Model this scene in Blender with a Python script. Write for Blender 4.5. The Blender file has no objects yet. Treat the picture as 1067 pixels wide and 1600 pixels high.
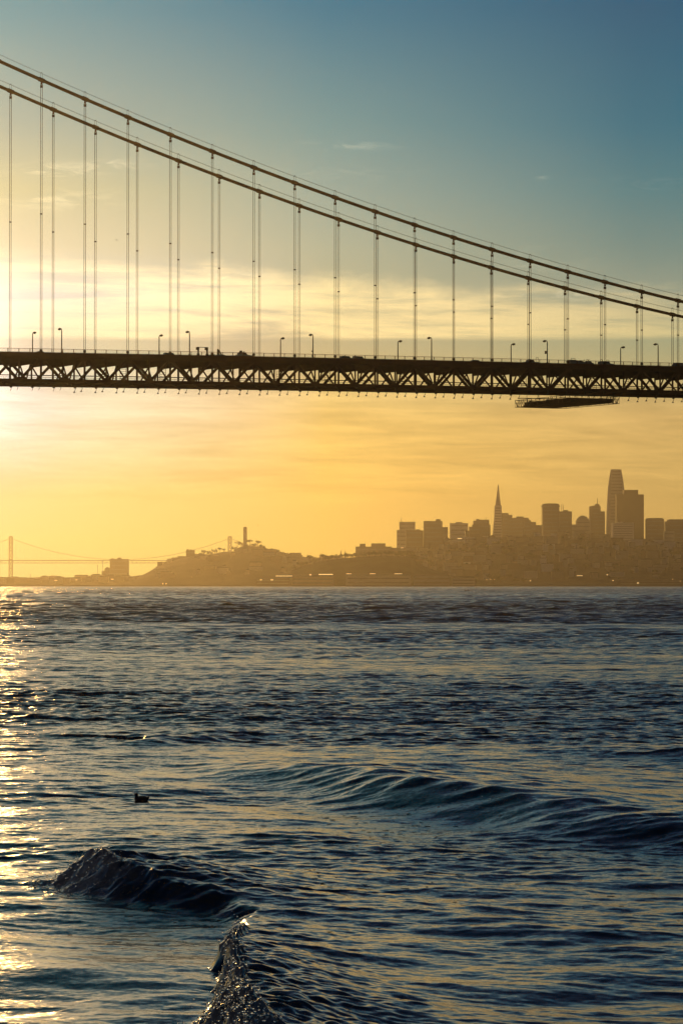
import bpy, math, random
import numpy as np
from mathutils import Vector, Matrix

S = bpy.context.scene
COL = S.collection
R = math.radians
FPX = 5200.0            # focal length in pixels of the 1067x1600 photograph
HC = 6.0                # camera height over the water
PITCH = math.atan(111/FPX)

# ------------------------------------------------------------------ camera
cam = bpy.data.objects.new('camera', bpy.data.cameras.new('camera'))
COL.objects.link(cam); S.camera = cam
cam.location = (0, 0, HC)
cam.rotation_euler = (R(90)+PITCH, 0, 0)
cam.data.sensor_fit = 'VERTICAL'; cam.data.sensor_height = 36.0
cam.data.lens = 36.0*FPX/1600.0
cam.data.clip_start = 1.0; cam.data.clip_end = 60000.0

# ------------------------------------------------------------------ sun
SUN_A, SUN_E = -640/FPX, 345/FPX          # radians right of +Y, above the horizon
sun = bpy.data.objects.new('sun', bpy.data.lights.new('sun', 'SUN'))
COL.objects.link(sun)
sun.data.energy = 0.95; sun.data.angle = R(1.6); sun.data.color = (1.0, 0.56, 0.17)
sd = Vector((math.sin(SUN_A)*math.cos(SUN_E), math.cos(SUN_A)*math.cos(SUN_E), math.sin(SUN_E)))
sun.rotation_euler = sd.to_track_quat('Z', 'Y').to_euler()
sun.location = (-700, 5000, 360)

# ------------------------------------------------------------------ exposure
S.view_settings.view_transform = 'Standard'; S.view_settings.look = 'None'
S.view_settings.exposure = 0.0; S.view_settings.gamma = 1.0
try: S.view_settings.use_curve_mapping = False
except Exception: pass
S.render.engine = 'CYCLES'
S.cycles.max_bounces = 7; S.cycles.glossy_bounces = 3; S.cycles.volume_bounces = 0
S.cycles.diffuse_bounces = 2; S.cycles.transparent_max_bounces = 8
S.cycles.sample_clamp_indirect = 4.0; S.cycles.sample_clamp_direct = 30.0
S.cycles.use_denoising = True
S.cycles.caustics_reflective = False; S.cycles.caustics_refractive = False

# ------------------------------------------------------------------ sky
def lin(c):
    return tuple(((v/255)/12.92 if v/255 <= 0.04045 else ((v/255+0.055)/1.055)**2.4) for v in c)

class NT:
    def __init__(s, tree): s.t = tree
    def n(s, typ, **kw):
        nd = s.t.nodes.new(typ)
        for k, v in kw.items(): setattr(nd, k, v)
        return nd
    def put(s, sock, v):
        if isinstance(v, bpy.types.NodeSocket): s.t.links.new(v, sock)
        else: sock.default_value = v
    def m(s, op, a, b=None, c=None, clamp=False):
        nd = s.n('ShaderNodeMath', operation=op); nd.use_clamp = clamp
        s.put(nd.inputs[0], a)
        if b is not None: s.put(nd.inputs[1], b)
        if c is not None: s.put(nd.inputs[2], c)
        return nd.outputs[0]
    def ss(s, v, a, b):       # smoothstep a..b
        nd = s.n('ShaderNodeMapRange', interpolation_type='SMOOTHSTEP')
        s.put(nd.inputs[0], v); s.put(nd.inputs[1], a); s.put(nd.inputs[2], b)
        return nd.outputs[0]
    def mr(s, v, a, b, c=0.0, d=1.0):
        nd = s.n('ShaderNodeMapRange'); 
        for i, q in enumerate((v, a, b, c, d)): s.put(nd.inputs[i], q)
        return nd.outputs[0]
    def mix(s, f, a, b, blend='MIX'):
        nd = s.n('ShaderNodeMix', data_type='RGBA', blend_type=blend)
        s.put(nd.inputs[0], f); s.put(nd.inputs[6], a); s.put(nd.inputs[7], b)
        return nd.outputs[2]
    def noise(s, vec, scale, detail=2.0, rough=0.5, dist=0.0):
        nd = s.n('ShaderNodeTexNoise')
        s.put(nd.inputs['Vector'], vec); nd.inputs['Scale'].default_value = scale
        nd.inputs['Detail'].default_value = detail; nd.inputs['Roughness'].default_value = rough
        nd.inputs['Distortion'].default_value = dist
        return nd
    def comb(s, x, y, z):
        nd = s.n('ShaderNodeCombineXYZ')
        for i, v in enumerate((x, y, z)): s.put(nd.inputs[i], v)
        return nd.outputs[0]

world = bpy.data.worlds.new("World"); S.world = world; world.use_nodes = True
wt = world.node_tree; wt.nodes.clear(); w = NT(wt)
out = w.n('ShaderNodeOutputWorld'); bg = w.n('ShaderNodeBackground')
wt.links.new(bg.outputs[0], out.inputs[0]); bg.inputs[1].default_value = 0.1
tc = w.n('ShaderNodeTexCoord'); sx = w.n('ShaderNodeSeparateXYZ')
wt.links.new(tc.outputs['Generated'], sx.inputs[0])
AZ = w.m('MULTIPLY', w.m('ARCTAN2', sx.outputs[0], sx.outputs[1]), FPX)
EL = w.m('MULTIPLY', w.m('ARCSINE', sx.outputs[2]), FPX)
dA = w.m('ABSOLUTE', w.m('SUBTRACT', AZ, SUN_A*FPX))
Ff = w.m('SQRT', w.m('DIVIDE', w.m('MAXIMUM', EL, 0.0), 8168.0))
# colour by height for four distances from the sun's bearing; heights in the same angular unit (1/5200 rad)
HT = [0, 66, 141, 211, 261, 311, 371, 451, 521, 611, 711, 891, 1361, 2723, 8168]
SKY = {
 'near': [(255,215,115),(255,222,128),(253,229,148),(255,237,185),(255,243,210),(255,243,215),(253,239,198),(253,236,190),(250,228,178),(238,218,170),(203,194,160),(143,163,158),(80,96,96),(22,36,48),(5,11,19)],
 'mid': [(250,205,105),(253,208,105),(250,203,102),(244,200,108),(238,196,112),(225,190,120),(205,183,133),(196,182,140),(186,180,147),(165,170,150),(137,156,147),(86,128,140),(38,66,82),(14,31,45),(4,10,18)],
 'far': [(224,172,90),(218,170,90),(211,170,95),(214,174,100),(213,174,104),(198,172,113),(174,167,125),(158,158,133),(133,145,130),(105,133,130),(84,119,128),(52,100,120),(24,51,67),(10,26,41),(4,10,17)],
 'back': [(80,80,92),(78,80,94),(76,80,96),(72,80,98),(70,80,98),(66,78,98),(64,78,98),(60,76,98),(56,74,96),(52,70,94),(48,68,92),(40,62,88),(28,50,76),(16,34,58),(7,20,38)],
}
CORR = {k: [(0.0, 0.0, 0.0)]*15 for k in SKY}   # light the haze takes from or adds to each height, linear
CORR_D = {'near': [(-0.838, -0.2817, -0.0248), (-0.838, -0.2817, -0.0248), (-1.2121, -0.4793, -0.0399), (-0.8284, -0.4005, 0.0479), (-0.5541, -0.3442, 0.1106), (-0.5586, -0.3988, 0.0049), (-0.5637, -0.4644, -0.122), (-0.2381, -0.1114, 0.234), (-0.2425, -0.1135, 0.0292), (-0.2591, -0.1236, -0.056), (-0.2571, -0.1123, 0.0094), (-0.1608, -0.0557, 0.02), (-0.0804, -0.0276, 0.0101), (-0.0161, -0.0055, 0.0022), (0.0, 0.0, 0.0)], 'mid': [(-0.0986, -0.1002, -0.048), (-0.0986, -0.1002, -0.048), (-0.0912, -0.0798, -0.0378), (-0.0739, -0.032, -0.0141), (-0.0615, 0.0021, 0.0029), (-0.1117, -0.0232, 0.011), (-0.172, -0.0536, 0.0207), (-0.1555, -0.0435, 0.0234), (-0.1411, -0.0347, 0.0258), (-0.1387, -0.0391, 0.0229), (-0.1359, -0.0439, 0.0196), (-0.1328, -0.0422, 0.0198), (-0.0664, -0.0211, 0.0099), (-0.0133, -0.0042, 0.002), (0.0, 0.0, 0.0)], 'far': [(0.0171, 0.0411, 0.0124), (0.0171, 0.0411, 0.0124), (0.0171, 0.0411, 0.0124), (0.0202, 0.0351, 0.0158), (0.015, 0.0298, 0.0186), (-0.0193, 0.0204, 0.0234), (-0.0607, 0.009, 0.0292), (-0.083, -0.0115, 0.0246), (-0.0988, -0.0273, 0.0208), (-0.0912, -0.0304, 0.0191), (-0.0839, -0.033, 0.0171), (-0.0891, -0.0239, 0.0115), (-0.0445, -0.0119, 0.0058), (-0.0089, -0.0023, 0.0012), (0.0, 0.0, 0.0)], 'back': [(0, 0, 0), (0, 0, 0), (0, 0, 0), (0, 0, 0), (0, 0, 0), (0, 0, 0), (0, 0, 0), (0, 0, 0), (0, 0, 0), (0, 0, 0), (0, 0, 0), (0, 0, 0), (0, 0, 0), (0, 0, 0), (0, 0, 0)]}
CORR.update(CORR_D)
ramps = {}
for k, cols in SKY.items():
    rp = w.n('ShaderNodeValToRGB'); wt.links.new(Ff, rp.inputs[0])
    el = rp.color_ramp.elements
    while len(el) > 1: el.remove(el[-1])
    for i, (h, c) in enumerate(zip(HT, cols)):
        p = math.sqrt(h/8168)
        e = el[0] if i == 0 else el.new(p)
        e.position = p; l = lin(c); q = CORR[k][i]
        e.color = (max(l[0]+q[0], .002), max(l[1]+q[1], .004), max(l[2]+q[2], .006), 1)
    ramps[k] = rp.outputs[0]
skyc = w.mix(w.mr(dA, 110.0, 616.0), ramps['near'], ramps['mid'])
skyc = w.mix(w.mr(dA, 616.0, 1101.0), skyc, ramps['far'])
skyc = w.mix(w.ss(dA, 1101.0, 7000.0), skyc, ramps['back'])
# glow round the veiled sun
dE = w.m('SUBTRACT', EL, SUN_E*FPX)
r2 = w.m('ADD', w.m('MULTIPLY', dA, dA), w.m('MULTIPLY', w.m('MULTIPLY', dE, dE), 0.55))
def lobe(k, rad, c):
    g = w.m('MULTIPLY', w.m('EXPONENT', w.m('DIVIDE', r2, -rad*rad)), k)
    return w.mix(1.0, (c[0], c[1], c[2], 1), w.comb(g, g, g), 'MULTIPLY')
skyc = w.mix(1.0, skyc, lobe(1.6, 95.0, (1.0, 0.88, 0.55)), 'ADD')
skyc = w.mix(1.0, skyc, lobe(3.0, 30.0, (1.0, 0.82, 0.5)), 'ADD')
gA = w.m('DIVIDE', w.m('ADD', AZ, 1050.0), 300.0); gE = w.m('DIVIDE', w.m('SUBTRACT', EL, 260.0), 520.0)  # extra warm glow added out of view left of the sun, to gild water
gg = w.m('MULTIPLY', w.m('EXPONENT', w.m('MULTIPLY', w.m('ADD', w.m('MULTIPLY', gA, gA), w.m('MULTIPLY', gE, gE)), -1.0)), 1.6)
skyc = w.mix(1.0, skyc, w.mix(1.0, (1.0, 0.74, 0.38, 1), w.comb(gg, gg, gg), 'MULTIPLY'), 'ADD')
hA = w.m('DIVIDE', w.m('ADD', AZ, 380.0), 150.0); hE = w.m('DIVIDE', w.m('SUBTRACT', EL, 290.0), 150.0)
hh = w.m('EXPONENT', w.m('MULTIPLY', w.m('ADD', w.m('MULTIPLY', hA, hA), w.m('MULTIPLY', hE, hE)), -1.0))
skyc = w.mix(1.0, skyc, w.mix(1.0, (0.04, 0.13, -0.20, 1), w.comb(hh, hh, hh), 'MULTIPLY'), 'ADD')     # yellower veil beside the sun
# cirrus: long streaks in a band above the deck, thin ones below
vec = w.comb(w.m('MULTIPLY', AZ, 0.0022), w.m('MULTIPLY', w.m('ADD', EL, w.m('MULTIPLY', AZ, 0.05)), 0.016), 0.0)
nA = w.noise(vec, 1.0, 7.0, 0.62, 0.6).outputs[0]
vec2 = w.comb(w.m('MULTIPLY', AZ, 0.0042), w.m('MULTIPLY', EL, 0.05), 3.0)
nB = w.noise(vec2, 1.0, 5.0, 0.6, 0.4).outputs[0]
nC = w.noise(w.comb(w.m('MULTIPLY', AZ, 0.006), w.m('MULTIPLY', EL, 0.01), 9.0), 1.0, 4.0, 0.6).outputs[0]
band_lo = w.ss(EL, 376.0, 386.0)
topE = w.m('ADD', w.m('SUBTRACT', 475.0, w.m('MULTIPLY', AZ, 0.07)), w.m('MULTIPLY', w.m('SUBTRACT', nC, 0.5), 90.0))
band_hi = w.m('SUBTRACT', 1.0, w.ss(w.m('SUBTRACT', EL, topE), -22.0, 22.0))
dens = w.mr(w.ss(w.m('ADD', w.m('MULTIPLY', nA, 0.6), w.m('MULTIPLY', nB, 0.4)), 0.36, 0.58), 0.0, 1.0, 0.05, 1.35)
left = w.mr(AZ, -520.0, -180.0, 0.55, 1.0)
right = w.mr(AZ, 150.0, 560.0, 1.0, 0.50)
cl = w.m('MULTIPLY', w.m('MULTIPLY', band_lo, band_hi), w.m('MULTIPLY', dens, w.m('MULTIPLY', left, right)))
cadd = w.mix(w.mr(dA, 110.0, 1101.0), lin((190,165,110))+(1,), lin((178,142,76))+(1,))
skyc = w.mix(1.0, skyc, w.mix(1.0, cadd, w.comb(cl, cl, cl), 'MULTIPLY'), 'ADD')
# grey-green bar right under the band, fading near the sun
bar = w.m('MULTIPLY', w.m('MULTIPLY', w.ss(EL, 300.0, 372.0), w.m('SUBTRACT', 1.0, band_lo)), w.mr(AZ, -420.0, 0.0))
skyc = w.mix(w.m('MULTIPLY', bar, 0.10), skyc, lin((150,150,120))+(1,))
# soft streaks between the deck and the skyline
lo = w.m('MULTIPLY', w.ss(EL, 95.0, 170.0), w.m('SUBTRACT', 1.0, w.ss(EL, 300.0, 370.0)))
st = w.m('ADD', 1.0, w.m('MULTIPLY', w.m('MULTIPLY', w.m('SUBTRACT', w.m('ADD', w.m('MULTIPLY', nA, 0.5), w.m('MULTIPLY', nB, 0.5)), 0.5), lo), 2.0))
skyc = w.mix(1.0, skyc, w.comb(st, st, st), 'MULTIPLY')
# a few wisps in the clear part: (azimuth, height, half-width, half-height, strength)
nW = w.noise(w.comb(w.m('MULTIPLY', AZ, 0.013), w.m('MULTIPLY', EL, 0.06), 5.0), 1.0, 6.0, 0.65, 1.2).outputs[0]
nWd = w.ss(nW, 0.42, 0.66)
wsum = None
for (ax, ey, sxw, syh, k) in ((-450,640,50,10,.22),(-355,650,45,8,.16),(-460,595,90,14,.13),(10,681,60,6,.10),(-10,640,90,14,.03),(-190,478,60,7,.25),(-250,470,60,6,.18),(330,448,90,9,.12),(470,620,80,10,.035),(314,631,9,5,.12),(310,500,60,20,.05)):
    ga = w.m('DIVIDE', w.m('SUBTRACT', AZ, float(ax)), float(sxw)); ge = w.m('DIVIDE', w.m('SUBTRACT', EL, float(ey)), float(syh))
    g = w.m('EXPONENT', w.m('MULTIPLY', w.m('ADD', w.m('MULTIPLY', ga, ga), w.m('MULTIPLY', ge, ge)), -1.0))
    g = w.m('MULTIPLY', g, k*1.5)
    wsum = g if wsum is None else w.m('ADD', wsum, g)
wsp = w.m('MULTIPLY', wsum, nWd)
skyc = w.mix(1.0, skyc, w.mix(1.0, (1.0, 0.82, 0.52, 1), w.comb(wsp, wsp, wsp), 'MULTIPLY'), 'ADD')
# the physical sky adds its share
ns = w.n('ShaderNodeTexSky', sky_type='NISHITA'); ns.sun_disc = False
ns.sun_elevation = SUN_E; ns.sun_rotation = SUN_A; ns.air_density = 1.0; ns.dust_density = 1.5
nsc = w.mix(1.0, ns.outputs[0], (0.006, 0.006, 0.006, 1), 'MULTIPLY')
tot = w.mix(1.0, w.mix(1.0, skyc, (10, 10, 10, 1), 'MULTIPLY'), nsc, 'ADD')
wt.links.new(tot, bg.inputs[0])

# ------------------------------------------------------------------ helpers
def tag(o, label=None, cat=None, group=None, kind=None):
    if label: o['label'] = label
    if cat: o['category'] = cat
    if group: o['group'] = group
    if kind: o['kind'] = kind
    return o

def mat(name, col, rough=0.7, metal=0.0, var=0.12, scale=0.5, spec=0.3, emit=None):
    m = bpy.data.materials.new(name); m.use_nodes = True
    b = m.node_tree.nodes['Principled BSDF']; q = NT(m.node_tree)
    c = q.n('ShaderNodeTexCoord')
    nz = q.noise(c.outputs['Object'], scale, 4.0, 0.6)
    f = q.mr(nz.outputs[0], 0.3, 0.7, 1-var, 1+var)
    q.put(b.inputs['Base Color'], q.mix(1.0, tuple(col)+(1,), q.comb(f, f, f), 'MULTIPLY'))
    b.inputs['Roughness'].default_value = rough; b.inputs['Metallic'].default_value = metal
    b.inputs['Specular IOR Level'].default_value = spec
    if emit:
        b.inputs['Emission Color'].default_value = emit[0]+(1,); b.inputs['Emission Strength'].default_value = emit[1]
    return m

class MB:
    def __init__(s): s.v = []; s.f = []
    def add(s, vs, fs):
        o = len(s.v); s.v += [tuple(p) for p in vs]; s.f += [tuple(i+o for i in f) for f in fs]; return s
    def box(s, c, d, rz=0.0, taper=1.0):
        cx, cy, cz = c; hx, hy, hz = d[0]/2, d[1]/2, d[2]/2; ca, sa = math.cos(rz), math.sin(rz); vs = []
        for z in (-hz, hz):
            t = 1.0 if z < 0 else taper
            for x, y in ((-hx,-hy),(hx,-hy),(hx,hy),(-hx,hy)):
                vs.append((cx+(x*ca-y*sa)*t, cy+(x*sa+y*ca)*t, cz+z))
        return s.add(vs, [(3,2,1,0),(4,5,6,7),(0,1,5,4),(1,2,6,5),(2,3,7,6),(3,0,4,7)])
    def hexa(s, lo, hi):      # 4 bottom and 4 top points
        return s.add(list(lo)+list(hi), [(3,2,1,0),(4,5,6,7),(0,1,5,4),(1,2,6,5),(2,3,7,6),(3,0,4,7)])
    def bar(s, a, b, wd, ht=None, n=4):
        a, b = Vector(a), Vector(b); ht = ht or wd; d = (b-a)
        if d.length < 1e-6: return s
        d.normalize(); up = Vector((0,0,1)) if abs(d.z) < 0.95 else Vector((0,1,0))
        x = d.cross(up).normalized(); y = x.cross(d).normalized(); vs = []
        for p in (a, b):
            for k in range(n):
                if n == 4: ux, uy = ((-.5,-.5),(.5,-.5),(.5,.5),(-.5,.5))[k]
                else: ux, uy = .5*math.cos(2*math.pi*k/n), .5*math.sin(2*math.pi*k/n)
                vs.append(p + x*ux*wd + y*uy*ht)
        fs = [tuple(range(n-1,-1,-1)), tuple(range(n, 2*n))]+[(k, (k+1) % n, n+(k+1) % n, n+k) for k in range(n)]
        return s.add(vs, fs)
    def tube(s, pts, rad, n=8):
        pts = [Vector(p) for p in pts]; rad = rad if isinstance(rad, (list, tuple)) else [rad]*len(pts); vs = []
        for i, p in enumerate(pts):
            d = (pts[min(i+1, len(pts)-1)]-pts[max(i-1, 0)]).normalized()
            up = Vector((0,0,1)) if abs(d.z) < 0.95 else Vector((0,1,0))
            x = d.cross(up).normalized(); y = x.cross(d).normalized()
            for k in range(n):
                a = 2*math.pi*k/n; vs.append(p+(x*math.cos(a)+y*math.sin(a))*rad[i])
        fs = [(i*n+k, i*n+(k+1) % n, (i+1)*n+(k+1) % n, (i+1)*n+k) for i in range(len(pts)-1) for k in range(n)]
        fs += [tuple(range(n-1,-1,-1)), tuple(range((len(pts)-1)*n, len(pts)*n))]
        return s.add(vs, fs)
    def lathe(s, c, prof, n=16, sx=1.0, sy=1.0):
        vs = []
        for r, z in prof:
            for k in range(n):
                a = 2*math.pi*k/n; vs.append((c[0]+r*sx*math.cos(a), c[1]+r*sy*math.sin(a), c[2]+z))
        m = len(prof)
        fs = [(i*n+k, i*n+(k+1) % n, (i+1)*n+(k+1) % n, (i+1)*n+k) for i in range(m-1) for k in range(n)]
        fs += [tuple(range(n-1,-1,-1)), tuple(range((m-1)*n, m*n))]
        return s.add(vs, fs)
    def build(s, name, m, parent=None, smooth=False):
        org = world_loc(parent) if parent else Vector((0,0,0))
        me = bpy.data.meshes.new(name)
        me.from_pydata([(a-org.x, b-org.y, c-org.z) for a, b, c in s.v], [], s.f); me.update()
        if m: me.materials.append(m)
        if smooth: me.polygons.foreach_set('use_smooth', [True]*len(me.polygons))
        o = bpy.data.objects.new(name, me); COL.objects.link(o)
        if parent: o.parent = parent
        return o

def world_loc(o):
    v = Vector((0,0,0))
    while o: v += Vector(o.location); o = o.parent
    return v
def empty(name, loc):
    o = bpy.data.objects.new(name, None); o.location = loc; o.empty_display_size = 1; COL.objects.link(o); return o
def centre(o):            # put a lone mesh's origin at its base
    me = o.data; n = len(me.vertices); a = np.empty(n*3, 'f'); me.vertices.foreach_get('co', a); a = a.reshape(-1, 3)
    c = Vector(((a[:,0].min()+a[:,0].max())/2, (a[:,1].min()+a[:,1].max())/2, a[:,2].min()))
    me.transform(Matrix.Translation(-c)); o.location = Vector(o.location)+c; return o
def copy_tree(o, parent=None):
    c = o.copy(); COL.objects.link(c); c.parent = parent
    for ch in list(o.children): copy_tree(ch, c)
    return c
CP, SP = math.cos(PITCH), math.sin(PITCH)
def at(px, py, Y):        # a photo pixel at distance Y -> world point
    t = (800-py)/FPX; z = Y*(SP+t*CP)/(CP-t*SP)
    return Vector(((px-533.5)/FPX*(Y*CP+z*SP), Y, HC+z))
def ax(px, Y): return (px-533.5)/FPX*Y
def az(py, Y): return HC+(911-py)/FPX*Y

# ------------------------------------------------------------------ water
rng = np.random.default_rng(7)
NW = 120
lam = np.geomspace(0.16, 15.0, NW)*rng.uniform(.94, 1.06, NW)
th = rng.normal(0, 0.62, NW)*1.18-0.12
kx = 2*np.pi/lam*np.sin(th); ky = -2*np.pi/lam*np.cos(th)
ph = rng.uniform(0, 2*np.pi, NW)
MSS = 0.0118
shape = np.interp(np.log(lam), np.log([.15, .3, .6, 1.2, 2.5, 5, 15]), [.7, 1.25, 1.6, 1.45, .9, .5, .36])
slope = np.sqrt(2*MSS/NW)*shape
amp = slope*lam/(2*np.pi)
NF = 56; rgF = np.random.default_rng(21)
lamF = np.geomspace(3.0, 34.0, NF)*rgF.uniform(.94, 1.06, NF); thF = rgF.normal(0, 0.8, NF)-.1
kxF = 2*np.pi/lamF*np.sin(thF); kyF = -2*np.pi/lamF*np.cos(thF); phF = rgF.uniform(0, 2*np.pi, NF)
ampF = math.sqrt(2*.009/NF)*lamF/(2*np.pi)*np.interp(lamF, [3, 10, 34], [1.1, 1.0, .45])
def sstep(x, a, b):
    t = np.clip((x-a)/(b-a), 0, 1); return t*t*(3-2*t)
GP = [(rng.uniform(.5, 1.6), rng.uniform(0, 6.28), rng.uniform(0, 6.28)) for _ in range(8)]
def gust(x, y):           # slow patches of rougher and calmer water
    s = 0
    for i, (f, a, p) in enumerate(GP):
        L = 14*1.75**i
        s = s+np.sin((x*np.sin(a)*.7+y*np.cos(a)*1.0)*6.28/L*f+p)*(0.8+0.1*i)
    return np.clip(1.0+0.20*s, .35, 1.9)*(1+.18*sstep(y, 120.0, 300.0))
# crest lines: photo pixel and height over the still water, turned into plan points
def crest(lst):
    P = []
    for px, py, h in lst:
        Y = FPX*(HC-h)/(py-911); P.append(((px-533.5)/FPX*Y, Y, h))
    return np.array(P)
SWELL = crest([(330,1180,0.0),(430,1197,.24),(540,1194,.52),(650,1213,.62),(760,1228,.58),(860,1248,.52),(960,1268,.48),(1067,1276,.48),(1200,1296,.42),(1400,1330,.3)])
BREAK = crest([(88,1380,0.0),(100,1352,.34),(116,1329,.62),(150,1325,.72),(190,1336,.69),(230,1350,.62),(300,1376,.45),(370,1402,.24),(402,1420,.20),(386,1442,.27),(373,1472,.42),(377,1502,.54),(392,1532,.60),(400,1562,.64),(408,1602,.66),(414,1690,.62),(420,1800,.5)])
SMALL = [crest([(180,1160,0),(230,1156,.15),(300,1150,.2),(380,1140,.16),(450,1140,0)]),
         crest([(880,1180,0),(950,1172,.14),(1030,1170,.2),(1100,1174,.2),(1200,1180,0)]),
         crest([(-80,1082,0),(0,1078,.2),(90,1085,.2),(150,1090,0)]),
         crest([(250,1130,0),(330,1118,.18),(420,1118,.18),(500,1128,0)]),
         crest([(300,1000,0),(420,992,.15),(560,990,.15),(700,996,0)]),
         crest([(600,970,0),(760,964,.2),(900,962,.2),(1100,970,0)]),
         crest([(-100,963,0),(60,957,.2),(200,960,.18),(330,966,0)])]
BREAK[0] = (-5.42, 67.6, 0.0); BREAK[1] = (-5.20, 67.2, .36); BREAK[2] = (-4.98, 66.75, .62); BREAK[3] = (-4.70, 66.1, .72)
def pdist(x, y, P):       # signed distance to a crest line (positive = camera / left side), height there, fraction along
    if x.size == 0: return x.copy(), x.copy(), x.copy()
    best = np.full(x.shape, 1e9); sg = np.ones(x.shape); hh = np.zeros(x.shape); fr = np.zeros(x.shape); pc = np.zeros(x.shape)
    for i in range(len(P)-1):
        ax_, ay_, ah = P[i]; bx_, by_, bh = P[i+1]; dx, dy = bx_-ax_, by_-ay_; L2 = dx*dx+dy*dy
        t = np.clip(((x-ax_)*dx+(y-ay_)*dy)/L2, 0, 1)
        ex, ey = x-(ax_+t*dx), y-(ay_+t*dy); d = np.sqrt(ex*ex+ey*ey); m = d < best-1e-9
        cr = (dx*ey-dy*ex)/math.sqrt(L2); tie = (np.abs(d-best) <= 1e-7) & (np.abs(cr) > pc)      # at a corner the squarer side decides
        sg = np.where(m | tie, np.where(cr < 0, 1.0, -1.0), sg); pc = np.where(m | tie, np.abs(cr), pc)
        best = np.where(m, d, best)
        hh = np.where(m, ah+(bh-ah)*t, hh); fr = np.where(m, i+t, fr)
    return best*sg, hh, fr
def profile(d, front, back):
    f = np.where(d > 0, 1-sstep(d, -0.18*front, front), np.exp(-(np.abs(d)/back)**1.5))
    return np.where(d > 0, f/0.937, f)
def wob(x, y, s, seed):   # cheap value variation
    r_ = np.random.default_rng(seed); o = 0
    for _ in range(5):
        a, p, f = r_.uniform(0, 6.28), r_.uniform(0, 6.28), r_.uniform(.6, 1.9)
        o = o+np.sin((x*np.cos(a)+y*np.sin(a))*6.28/s*f+p+1.3*np.sin((x*np.sin(a)-y*np.cos(a))*6.28/s*.7*f+p*2))
    return o/5
def water_disp(x, y, sp):
    """x, y arrays; sp = local mesh spacing -> dx, dy, z, foam"""
    x0, y0 = x, y
    z = np.zeros(x.shape); ddx = np.zeros(x.shape); ddy = np.zeros(x.shape); foam = np.zeros(x.shape)
    near = y < 140
    g = gust(x, y)
    calm = 1-0.45*sstep(-y, -80.0, -50.0)                         # smoother close in
    for i in range(NW):
        wgt = sstep(lam[i]/sp, 2.2, 4.5)
        a = amp[i]*wgt*(g if lam[i] < 4 else 1.0)*(calm if lam[i] < 1.2 else 1.0)
        p = kx[i]*x+ky[i]*y+ph[i]; p = p-.55*np.cos(p); c = np.cos(p); s_ = np.sin(p)
        z += a*c; k = 2*np.pi/lam[i]
        ddx -= 0.75*a*kx[i]/k*s_; ddy -= 0.75*a*ky[i]/k*s_
    fm = y > 180
    if fm.any():
        xf, yf, sf = x[fm], y[fm], sp[fm]; zf_ = np.zeros(xf.shape); gf = g[fm]
        for i in range(NF):
            a = ampF[i]*sstep(lamF[i]/sf, 1.6, 3.2)*sstep(yf, 180.0, 700.0)*(gf if lamF[i] < 14 else 1.0)
            p = kxF[i]*xf+kyF[i]*yf+phF[i]; p = p-.5*np.cos(p); zf_ += a*np.cos(p); ddy[fm] -= 0.7*a*kyF[i]/(2*np.pi/lamF[i])*np.sin(p)
        z[fm] += zf_
    m = y < 400
    xs, ys = x[m], y[m]; zz = np.zeros(xs.shape); ff = np.zeros(xs.shape); ox = np.zeros(xs.shape); oy = np.zeros(xs.shape)
    wx = xs+0.25*wob(xs, ys, 5.0, 3); wy = ys+0.6*wob(xs, ys, 6.0, 4)
    d, h, fr = pdist(wx, wy, SWELL); end = sstep(fr, 0.02, .6)*sstep(-fr, -8.98, -8.4)
    zz += h*profile(d, 2.7, 6.5)*end*(1+.12*wob(xs, ys, 2.2, 8))
    zz -= 0.10*np.exp(-((d-4.2)/2.2)**2)*end*h/.6
    for q, P in enumerate(SMALL):
        d, h, fr = pdist(wx, wy, P); n_ = len(P)-1
        zz += h*profile(d, 1.0+.010*P[0,1], 2.6+.02*P[0,1])*(1+.3*wob(xs, ys, 1.8, 20+q))
    b = ys < 80; xb, yb = xs[b], ys[b]
    wx = xb+0.13*wob(xb, yb, 1.5, 5)+.05*wob(xb, yb, .5, 15); wy = yb+0.15*wob(xb, yb, 1.6, 6)
    d, h, fr = pdist(wx, wy, BREAK)
    tb = sstep(fr, 6.2, 9.2); front = 1.1-.45*(1-sstep(fr, .5, 4.0))-.78*tb+.55*sstep(fr, 10.4, 13.0); back = 3.0-1.1*tb
    e = sstep(fr, 0.0, .8)
    pr = profile(d, front, back)*e
    zb = h*pr*(1+.10*wob(xb, yb, 1.3, 61)+.05*wob(xb, yb, .55, 62))
    # the lip leans over the face
    lean = np.exp(-((d+0.05)/0.22)**2)*np.clip(h-.35, 0, 1)*0.30*e*(1-sstep(fr, 5.5, 7.0)*(1-sstep(fr, 10.0, 11.5)))
    # broken, bubbling water
    f1 = sstep(fr, .4, 1.2)*sstep(-fr, -5.6, -3.6)*sstep(d, -0.22, 0.04)*sstep(-d, -1.6, -0.9)
    wf = .16+1.15*sstep(fr, 10.2, 13.2); wbk = .06+.6*sstep(fr, 12.4, 14.6); f2 = sstep(fr, 8.6, 9.4)*(1-sstep(-d, wbk*.4, wbk))*(1-sstep(d, wf*.6, wf))
    f3 = 0*sstep(fr, 7.0, 7.6)*sstep(-fr, -8.9, -8.0)*sstep(d, -0.12, 0.02)*sstep(-d, -0.4, -0.15)
    fo = np.clip(f1*0.8+f2+f3, 0, 1)*sstep(wob(xb, yb, .8, 11), -.8, -.1)
    bub = wob(xb, yb, .6, 30)*.55+np.abs(wob(xb, yb, .30, 31))*.7+np.abs(wob(xb, yb, .14, 32))*.3
    zb += fo*(0.05+0.13*bub)*(.5+.5*tb)
    # fluting on the glassy shoulder
    fl = sstep(-d, -1.0, -0.1)*sstep(d, -1.2, -0.1)*h
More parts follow.
